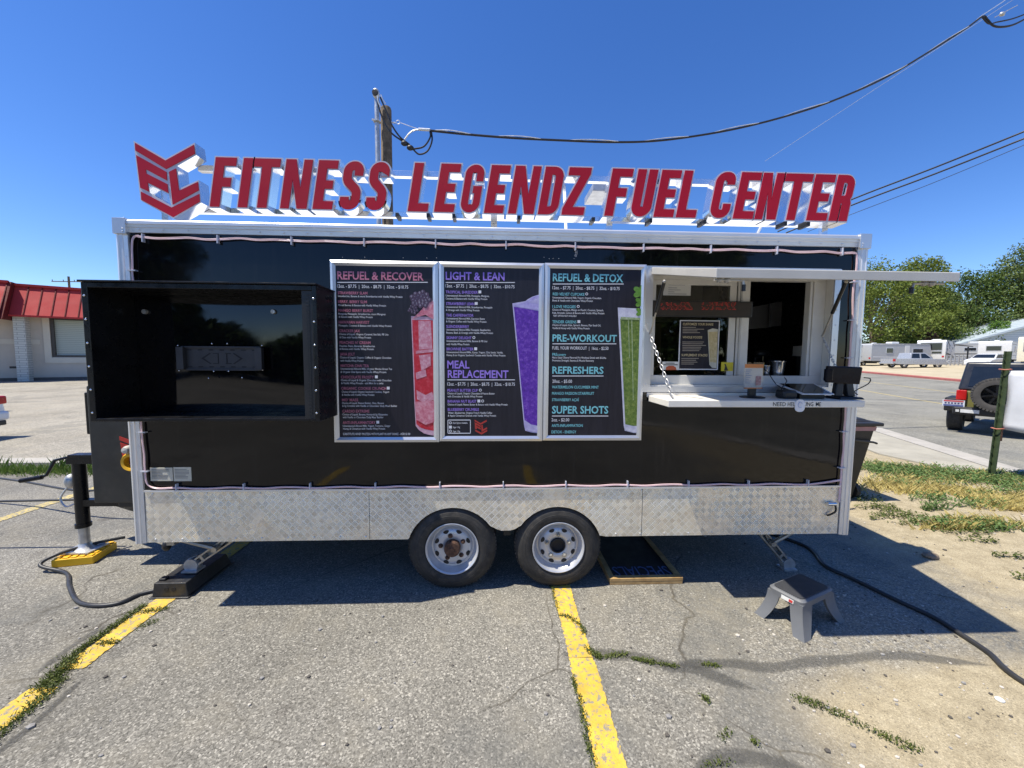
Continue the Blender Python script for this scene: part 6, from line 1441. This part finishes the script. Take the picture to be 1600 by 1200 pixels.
def sedan(label, x, y, rz, Lh=2.3, roof=1.46, suv=False, group='white cars parked at the left'):
    t = thing('parked_car', label, 'car', (x, y, gz(x)), rz, group); W_ = 1.82
    lo = [(-Lh, .42), (-Lh-.04, .62), (-Lh+.02, .92 if not suv else 1.0), (-Lh+.55, 1.02), (1.0, 1.0), (Lh-.25, .86), (Lh, .68), (Lh, .36), (Lh-.1, .25), (-Lh+.1, .28)]
    prof_body(t, 'body', lo, W_, M_CARWHITE, .09)
    gr = [(-Lh+.35 if not suv else -Lh+.08, .97), (-Lh+.95 if not suv else -Lh+.38, roof-.04), (-.75, roof), (.2, roof-.04), (1.15, .96)]
    prof_body(t, 'cabin', gr, W_-.08, M_CARWHITE, .06, taper=(.95, roof, .2))
    mb = MB()
    def gx(xz): return (W_-.08)/2*(1-.2*max(0, min(1, (xz-.95)/(roof-.95))))
    for s_ in (-1, 1):
        for P in ([(-Lh+.75 if not suv else -Lh+.4, 1.03), (-Lh+1.1 if not suv else -Lh+.6, roof-.1), (-.85, roof-.09), (-.85, 1.03)], [(-.75, 1.03), (-.75, roof-.09), (.12, roof-.11), (.9, 1.03)]):
            mb.add([(a, s_*(gx(b)+.006), b) for a, b in P], [(0, 1, 2, 3)])
    b0, b1 = (gr[0], gr[1]); f0, f1 = gr[4], gr[3]
    for (p, q, d) in ((b0, b1, -1), (f0, f1, 1)):
        a_, c_ = [(p[0]+(q[0]-p[0])*k+d*.012, p[1]+(q[1]-p[1])*k+.012) for k in (.16, .86)]
        mb.add([(a_[0], -gx(a_[1])*.9, a_[1]), (a_[0], gx(a_[1])*.9, a_[1]), (c_[0], gx(c_[1])*.88, c_[1]), (c_[0], -gx(c_[1])*.88, c_[1])], [(0, 1, 2, 3)])
    each(mb, 'window', M_AUTOGLASS, t, local=1)
    for s_ in (-1, 1):
        lbox(t, 'tail_light', M_REDLENS, [(-Lh-.05, -Lh+.22, s_*W_/2-.24*(s_ > 0)-.01*(s_ < 0), s_*W_/2+.24*(s_ < 0)+.01*(s_ > 0), .76, .94)], .03)
        lbox(t, 'headlight', M_CLEARLENS, [(Lh-.3, Lh-.0, s_*W_/2-.3*(s_ > 0)-.01*(s_ < 0), s_*W_/2+.3*(s_ < 0)+.01*(s_ > 0), .62, .74)], .03)
    lbox(t, 'bumper', M_CARWHITE, [(-Lh-.09, -Lh+.15, -W_/2-.01, W_/2+.01, .40, .60)], .05); lbox(t, 'bumper_strip', M_BLKPLAS, [(-Lh-.12, -Lh-.07, -W_/2+.1, W_/2-.1, .30, .41)], .02)
    for a in (-Lh+.85, Lh-.9):
        for s_ in (-1, 1): vwheel(t, a, s_*.80, .32, .2, M_RIM)
    return t
# only the tail corners of two white cars reach into the frame at the left
sedan('nearer white saloon, only its rear bumper corner in the photo at the left edge', -13.22, 4.95, R_(184), 2.3, 1.40)
sedan('farther white estate car at the left edge with a red tail light', -18.4, 8.9, R_(186), 2.3, 1.6, True)

# olive off-roader on the street
jp = thing('off_roader', 'olive off-road car with black hard top and spare wheel, driving away on the street', 'off-road car', tuple(gnd(1551, 678)), math.atan2(.66, .75))
jp.location = (13.85, 6.75, 0); jp.rotation_euler.z = R_(33)
M_OLIVE = mat('olive_paint', (.17, .16, .045), .3, var=.06, coat=.4); M_HARDTOP = mat('black_hardtop', (.018, .02, .026), .35, var=.1)
J = lambda n_, m_, bx, bv=0, par=None: lbox(jp, n_, m_, bx, bv, par)
J('tub', M_OLIVE, [(-1.75, 1.15, -.76, .76, .52, 1.12)], .05); J('bonnet', M_OLIVE, [(1.15, 2.05, -.66, .66, .60, 1.08)], .05)
mb = MB(); mb.hexa([(-1.76, -.76, 1.12), (.75, -.76, 1.12), (.75, .76, 1.12), (-1.76, .76, 1.12)], [(-1.58, -.66, 1.84), (.35, -.66, 1.84), (.35, .66, 1.84), (-1.58, .66, 1.84)]); ht = mb.build('hard_top', M_HARDTOP, None, 40, bevel=.05, seg=3); ht.parent = jp
mb = MB(); f_ = lambda y, k: (-1.772+.18*k, y*(1-.13*k), 1.12+.72*k)
mb.add([f_(-.60, .14), f_(.60, .14), f_(.60, .84), f_(-.60, .84)], [(0, 1, 2, 3)])
for s_ in (-1, 1):
    sd_ = lambda x, k: (x, s_*(.765-.1*k), 1.12+.72*k); mb.add([sd_(-1.45, .2), sd_(-.45, .2), sd_(-.5, .8), sd_(-1.3, .8)], [(0, 1, 2, 3)]); mb.add([sd_(-.3, .15), sd_(.55, .15), sd_(.28, .82), sd_(-.3, .82)], [(0, 1, 2, 3)])
each(mb, 'window', M_AUTOGLASS, jp, local=1)
J('bumper', M_BLKPLAS, [(-1.98, -1.76, -.80, .80, .50, .70)], .04)
mb = MB(); mb.box(-1.995, -1.985, .35, .66, .56, .645); mb.box(-1.995, -1.985, .68, .74, .57, .63); each(mb, 'bumper_lamp', M_CLEARLENS, jp, local=1)
for s_ in (-1, 1):
    J('tail_light', M_REDLENS, [(-1.83, -1.74, s_*.68-.09, s_*.68+.09, .86, 1.12)], .02)
    J('fender_flare', M_BLKPLAS, [(-1.62, -.60, s_*.85-.13, s_*.85+.13, .80, .90), (-1.70, -1.58, s_*.85-.13, s_*.85+.13, .55, .82)], .03); J('fender_flare', M_BLKPLAS, [(1.0, 2.1, s_*.85-.13, s_*.85+.13, .80, .9)], .03)
for x in (-1.12, 1.45):
    for s_ in (-1, 1): vwheel(jp, x, s_*.80, .40, .29, M_BLKPLAS)
sw_ = bpy.data.objects.new('spare_wheel', None); C.objects.link(sw_); sw_.parent = jp; sw_.location = (-1.98, .10, 1.05)
mb = MB(); r_ = .41
mb.lathe([(.25, -.13), (.33, -.145), (.39, -.13), (r_, -.10), (r_, .10), (.38, .13), (.25, .13)], (0, 0, 0), 'X', 36)
for j in range(40):
    X = Matrix.Rotation(2*math.pi*j/40, 4, 'X'); mb.box(-.142, -.06, -.02, .02, .375, .418, X)
o = mb.build('tyre', mat('dusty_tyre', (.06, .055, .05), .85, var=.25), None, 40); o.parent = sw_
mb = MB(); mb.lathe([(.255, -.11), (.255, .05), (.0, .05)], (0, 0, 0), 'X', 32)
for i in range(7):
    X = Matrix.Rotation(2*math.pi*i/7, 4, 'X'); mb.box(-.115, -.09, -.022, .022, .05, .25, X)
mb.lathe([(0, -.13), (.06, -.125), (.065, -.09)], (0, 0, 0), 'X', 16); o = mb.build('rim', M_BLKPAINT, None, 40); o.parent = sw_
mb = MB(); mb.box(-1.95, -1.93, .60, .98, .70, .86); mb.box(-1.94, -1.76, .7, .8, .74, .80); pl_ = mb.build('number_plate', mat('pale_plate', (.55, .57, .62), .4), None); pl_.parent = jp
mb = MB(); mb.box(-1.953, -1.9505, .62, .96, .705, .745); mb.mi = 1; mb.box(-1.953, -1.9505, .62, .96, .815, .855); mb.mi = 2
for i in range(6): mb.box(-1.953, -1.9505, .63+i*.055, .665+i*.055, .76, .80)
o = mb.build('plate_print', [mat('plate_blue', (.08, .10, .25), .4), mat('plate_red', (.42, .07, .07), .4), mat('plate_ink', (.05, .05, .12), .4)], None); o.parent = pl_

# pickup truck and parked caravans on the far side
def far(px, py, D):                    # point on the rising ground near depth D
    p = at(px, py, D); return (p.x, D, gz(p.x))
M_SILVER = mat('silver_car_paint', (.42, .43, .45), .3, .3, var=.03); M_RVW = mat('white_caravan_skin', (.66, .66, .65), .4, var=.03); M_RVG = mat('grey_caravan_skin', (.40, .41, .42), .45, var=.04); M_RVC = mat('cream_van_skin', (.74, .69, .54), .45, var=.03)
pk = thing('pickup_truck', 'silver pickup truck parked side-on in front of the caravans', 'pickup truck', far(1427, 577, 38.5), R_(-8))
prof_body(pk, 'body', [(-2.75, .50), (-2.78, 1.02), (-.75, 1.04), (.95, 1.04), (2.35, .98), (2.62, .86), (2.66, .42), (2.4, .38), (-2.4, .40)], 1.85, M_SILVER, .06)
prof_body(pk, 'canopy', [(-1.15, 1.0), (-1.0, 1.68), (.45, 1.70), (1.25, 1.02)], 1.72, M_SILVER, .06, taper=(1, 1.7, .16))
mb = MB()
for s_ in (-1, 1):
    for P in ([(-.98, 1.1), (-.88, 1.58), (-.15, 1.6), (-.15, 1.1)], [(.0, 1.1), (.0, 1.6), (.42, 1.6), (.98, 1.1)]): mb.add([(a, s_*(.868-.137*max(0, (b-1)/.7)), b) for a, b in P], [(0, 1, 2, 3)])
each(mb, 'window', M_AUTOGLASS, pk, local=1)
lbox(pk, 'tail_light', M_REDLENS, [(-2.8, -2.66, -.93, -.75, .72, 1.0)]); lbox(pk, 'headlight', M_CLEARLENS, [(2.45, 2.64, -.93, -.6, .68, .86)]); lbox(pk, 'bumper', M_GALV, [(-2.95, -2.76, -.9, .9, .42, .62), (2.64, 2.76, -.9, .9, .40, .56)], .03)
for x in (-1.65, 1.72):
    for s_ in (-1, 1): vwheel(pk, x, s_*.80, .38, .22, M_RIM)
def caravan(label, px, D, rz, L, W_, H, skin, side=(), rear=(), stripes=(), round_=.25, ac=True, wheels=(0,), rv=True):
    t = thing('caravan', label, 'caravan', far(px, 560, D), R_(rz), 'caravans and motorhomes parked on the dirt lot')
    H *= .93
    pr = fillet([(-L/2, .55), (L/2, .55), (L/2+.0, H*.62), (L/2-.25, H), (-L/2+.1, H), (-L/2, H-.2)], [.05, .2, round_, round_, .15, .1], n=3)
    prof_body(t, 'body', pr, W_, skin, .04)
    for x0, x1, z0, z1 in side:
        f_ = lbox(t, 'window', M_ALU, [(x0-.05, x1+.05, -W_/2-.03, -W_/2+.01, z0-.05, z1+.05)]); lbox(t, 'pane', M_AUTOGLASS, [(x0, x1, -W_/2-.045, -W_/2-.031, z0, z1)], parent=f_)
    for y0, y1, z0, z1 in rear:
        f_ = lbox(t, 'rear_window', M_RVG, [(-L/2-.03, -L/2+.01, y0-.05, y1+.05, z0-.05, z1+.05)]); lbox(t, 'pane', M_AUTOGLASS, [(-L/2-.045, -L/2-.031, y0, y1, z0, z1)], parent=f_)
    for i, (x0, z0, x1, z1, th, m_) in enumerate(stripes):
        mb = MB(); yy = -W_/2-.012-.004*i; mb.add([(x0, yy, z0), (x1, yy, z1), (x1, yy, z1+th*.35), (x0, yy, z0+th)], [(0, 1, 2, 3)]); o = mb.build('stripe', m_, None); o.parent = t
    if ac: lbox(t, 'roof_unit', M_RVW, [(-.5, .6, -.4, .4, H+.003, H+.28)], .08)
    lbox(t, 'roof_vent', M_RVW, [(-L*.33, -L*.33+.4, -.2, .2, H+.003, H+.14)], .04); lbox(t, 'roof_edge', M_RVG, [(-L/2+.12, L/2-.3, -W_/2-.02, -W_/2+.015, H-.12, H-.04)])
    dr = lbox(t, 'door', M_RVW, [(.45, 1.12, -W_/2-.03, -W_/2+.012, .72, 2.55)], .01); lbox(t, 'handle', M_SEAM, [(.52, .60, -W_/2-.05, -W_/2-.032, 1.5, 1.62)], parent=dr)
    lbox(t, 'marker_light', M_REDLENS, [(-L/2-.03, -L/2+.02, -W_/2+.1, -W_/2+.3, .8, 1.0)])
    lbox(t, 'skirting', M_BLKPLAS, [(-L/2+.3, L/2-.3, -W_/2+.2, W_/2-.2, .35, .548)])
    for x in wheels:
        for s_ in (-1, 1): vwheel(t, x, s_*(W_/2-.16), .34, .2, M_RIM)
    return t
DK, MD = M_SEAM, mat('grey_stripe', (.18, .18, .19), .5)
caravan('grey and white caravan seen between the trailer end and the pickup truck', 1392, 46, 3, 8.6, 2.5, 3.0, M_RVG, side=[(-2.2, -1.3, 1.6, 2.2), (1.6, 3.0, 1.6, 2.15)], stripes=[(-4.1, 1.0, 4.0, 1.0, .14, M_RVW), (-.6, .7, -.55, 2.6, .9, M_RVW), (-4.1, 2.6, 4.0, 2.7, .2, M_RVW)])
caravan('plain white caravan front behind the right edge of the food trailer', 1336, 47, 6, 5.0, 2.5, 3.0, M_RVW, stripes=[(-2.3, 1.2, 2.3, 1.2, .1, M_RVG)], ac=False)
caravan('tall white caravan with its square rear window facing us behind the pickup truck', 1462, 48, 34, 9.5, 2.6, 3.25, M_RVW, side=[(-4.0, -3.5, 1.0, 2.6), (-1.6, -.9, 1.9, 2.5), (1.5, 2.6, 1.9, 2.25)], rear=[(-.95, .95, 1.75, 2.65), (-.95, -.1, 1.3, 1.55), (.1, .95, 1.3, 1.55)], stripes=[(-4.6, .6, 4.6, .6, .9, MD), (-3.2, 2.75, -.8, 2.2, .3, DK), (-4.0, 1.25, 4.0, 1.05, .16, DK), (2.2, 2.75, 4.4, 2.3, .3, DK)])
caravan('long grey sided caravan with black swoosh stripes right of the square rear window', 1520, 50, -38, 8.2, 2.5, 3.0, M_RVG, side=[(-3.3, -2.7, 1.6, 2.5), (-1.2, -.1, 1.75, 2.15)], stripes=[(-3.9, 2.75, -.4, 2.3, .28, DK), (-3.9, 1.2, 3.9, 1.3, .14, DK), (1.0, 2.8, 3.9, 2.2, .3, DK), (-3.9, 1.0, 1.0, .7, .12, MD)])
caravan('white ribbed caravan behind the off-road car', 1560, 42, 30, 7.0, 2.5, 2.9, M_RVW, side=[(-1.0, .3, 1.5, 2.1)], rear=[(-.5, .6, 1.6, 2.1)], stripes=[(-3.3, 1.0, 3.3, 1.0, .05, MD), (-3.3, 1.4, 3.3, 1.4, .05, MD), (-3.3, 2.3, 3.3, 2.3, .05, MD)], ac=False)
mv = caravan('cream motorhome with a red framed window at the right edge of the photo', 1640, 33, 20, 6.5, 2.4, 3.2, M_RVC, side=[(-2.6, -1.7, 1.7, 2.5)], rear=[(-.8, .8, 1.6, 2.4)], ac=False)
sedan('pale car half hidden behind the off-road car roof', 50.5, 34.5, R_(-160), 2.3, 1.5, group=None)
# clutter by the caravans
t = thing('wire_fence', 'low pale wire fence with posts in front of the swoosh striped caravan', 'fence', far(1500, 575, 41)); p0, p1 = Vector(far(1478, 575, 41)), Vector(far(1530, 575, 39))
for i in range(9): q = p0.lerp(p1, i/8); mb = MB(); mb.box(q.x-.05, q.x+.05, q.y-.05, q.y+.05, q.z, q.z+(1.25 if i != 5 else 2.2)); mb.build('post', M_GALV if i != 5 else M_BLKPLAS, t)
mb = MB()
for z in (.3, .6, .9, 1.2): mb.tube([p0+Vector((0, 0, z)), p1+Vector((0, 0, z))], .03, 5)
mb.bar(p0+Vector((0, .1, .5)), p1+Vector((0, .1, .5)), .03, .7); mb.build('mesh_rail', M_GALV, t)
hs = thing('blue_house', 'house with pale blue metal gable roof partly hidden by the caravans', 'house', far(1655, 545, 52), R_(-14))
lbox(hs, 'wall', M_RVW, [(-12, 12, 0, 9, 0, 3.0)])
mb = MB(); mb.add([(-13, -.6, 2.75), (0, -.6, 7.0), (13, -.6, 2.75), (-13, 10, 2.75), (0, 10, 7.0), (13, 10, 2.75), (-13, -.6, 3.0), (0, -.6, 7.3), (13, -.6, 3.0), (-13, 10, 3.0), (0, 10, 7.3), (13, 10, 3.0)], [(0, 1, 7, 6), (1, 2, 8, 7), (6, 7, 10, 9), (7, 8, 11, 10), (0, 3, 4, 1), (1, 4, 5, 2), (0, 6, 9, 3), (2, 5, 11, 8)])
g = G('ribbed_blue_roof'); X, Y, Z = g.sep(g.co()); rb_ = g.math('FRACT', g.math('MULTIPLY', Z, 3.0)); g.set('Base Color', g.ramp(rb_, (0, (.20, .28, .36)), (.25, (.42, .49, .55)), (.9, (.46, .52, .57)))); g.set('Roughness', .4)
o = mb.build('roof', g.mat, None); o.parent = hs
mb = MB(); mb.prism([[(-12, 3.0), (12, 3.0), (0, 6.9)]], -.004, .2); o = mb.build('gable', g.mat, None); o.parent = hs
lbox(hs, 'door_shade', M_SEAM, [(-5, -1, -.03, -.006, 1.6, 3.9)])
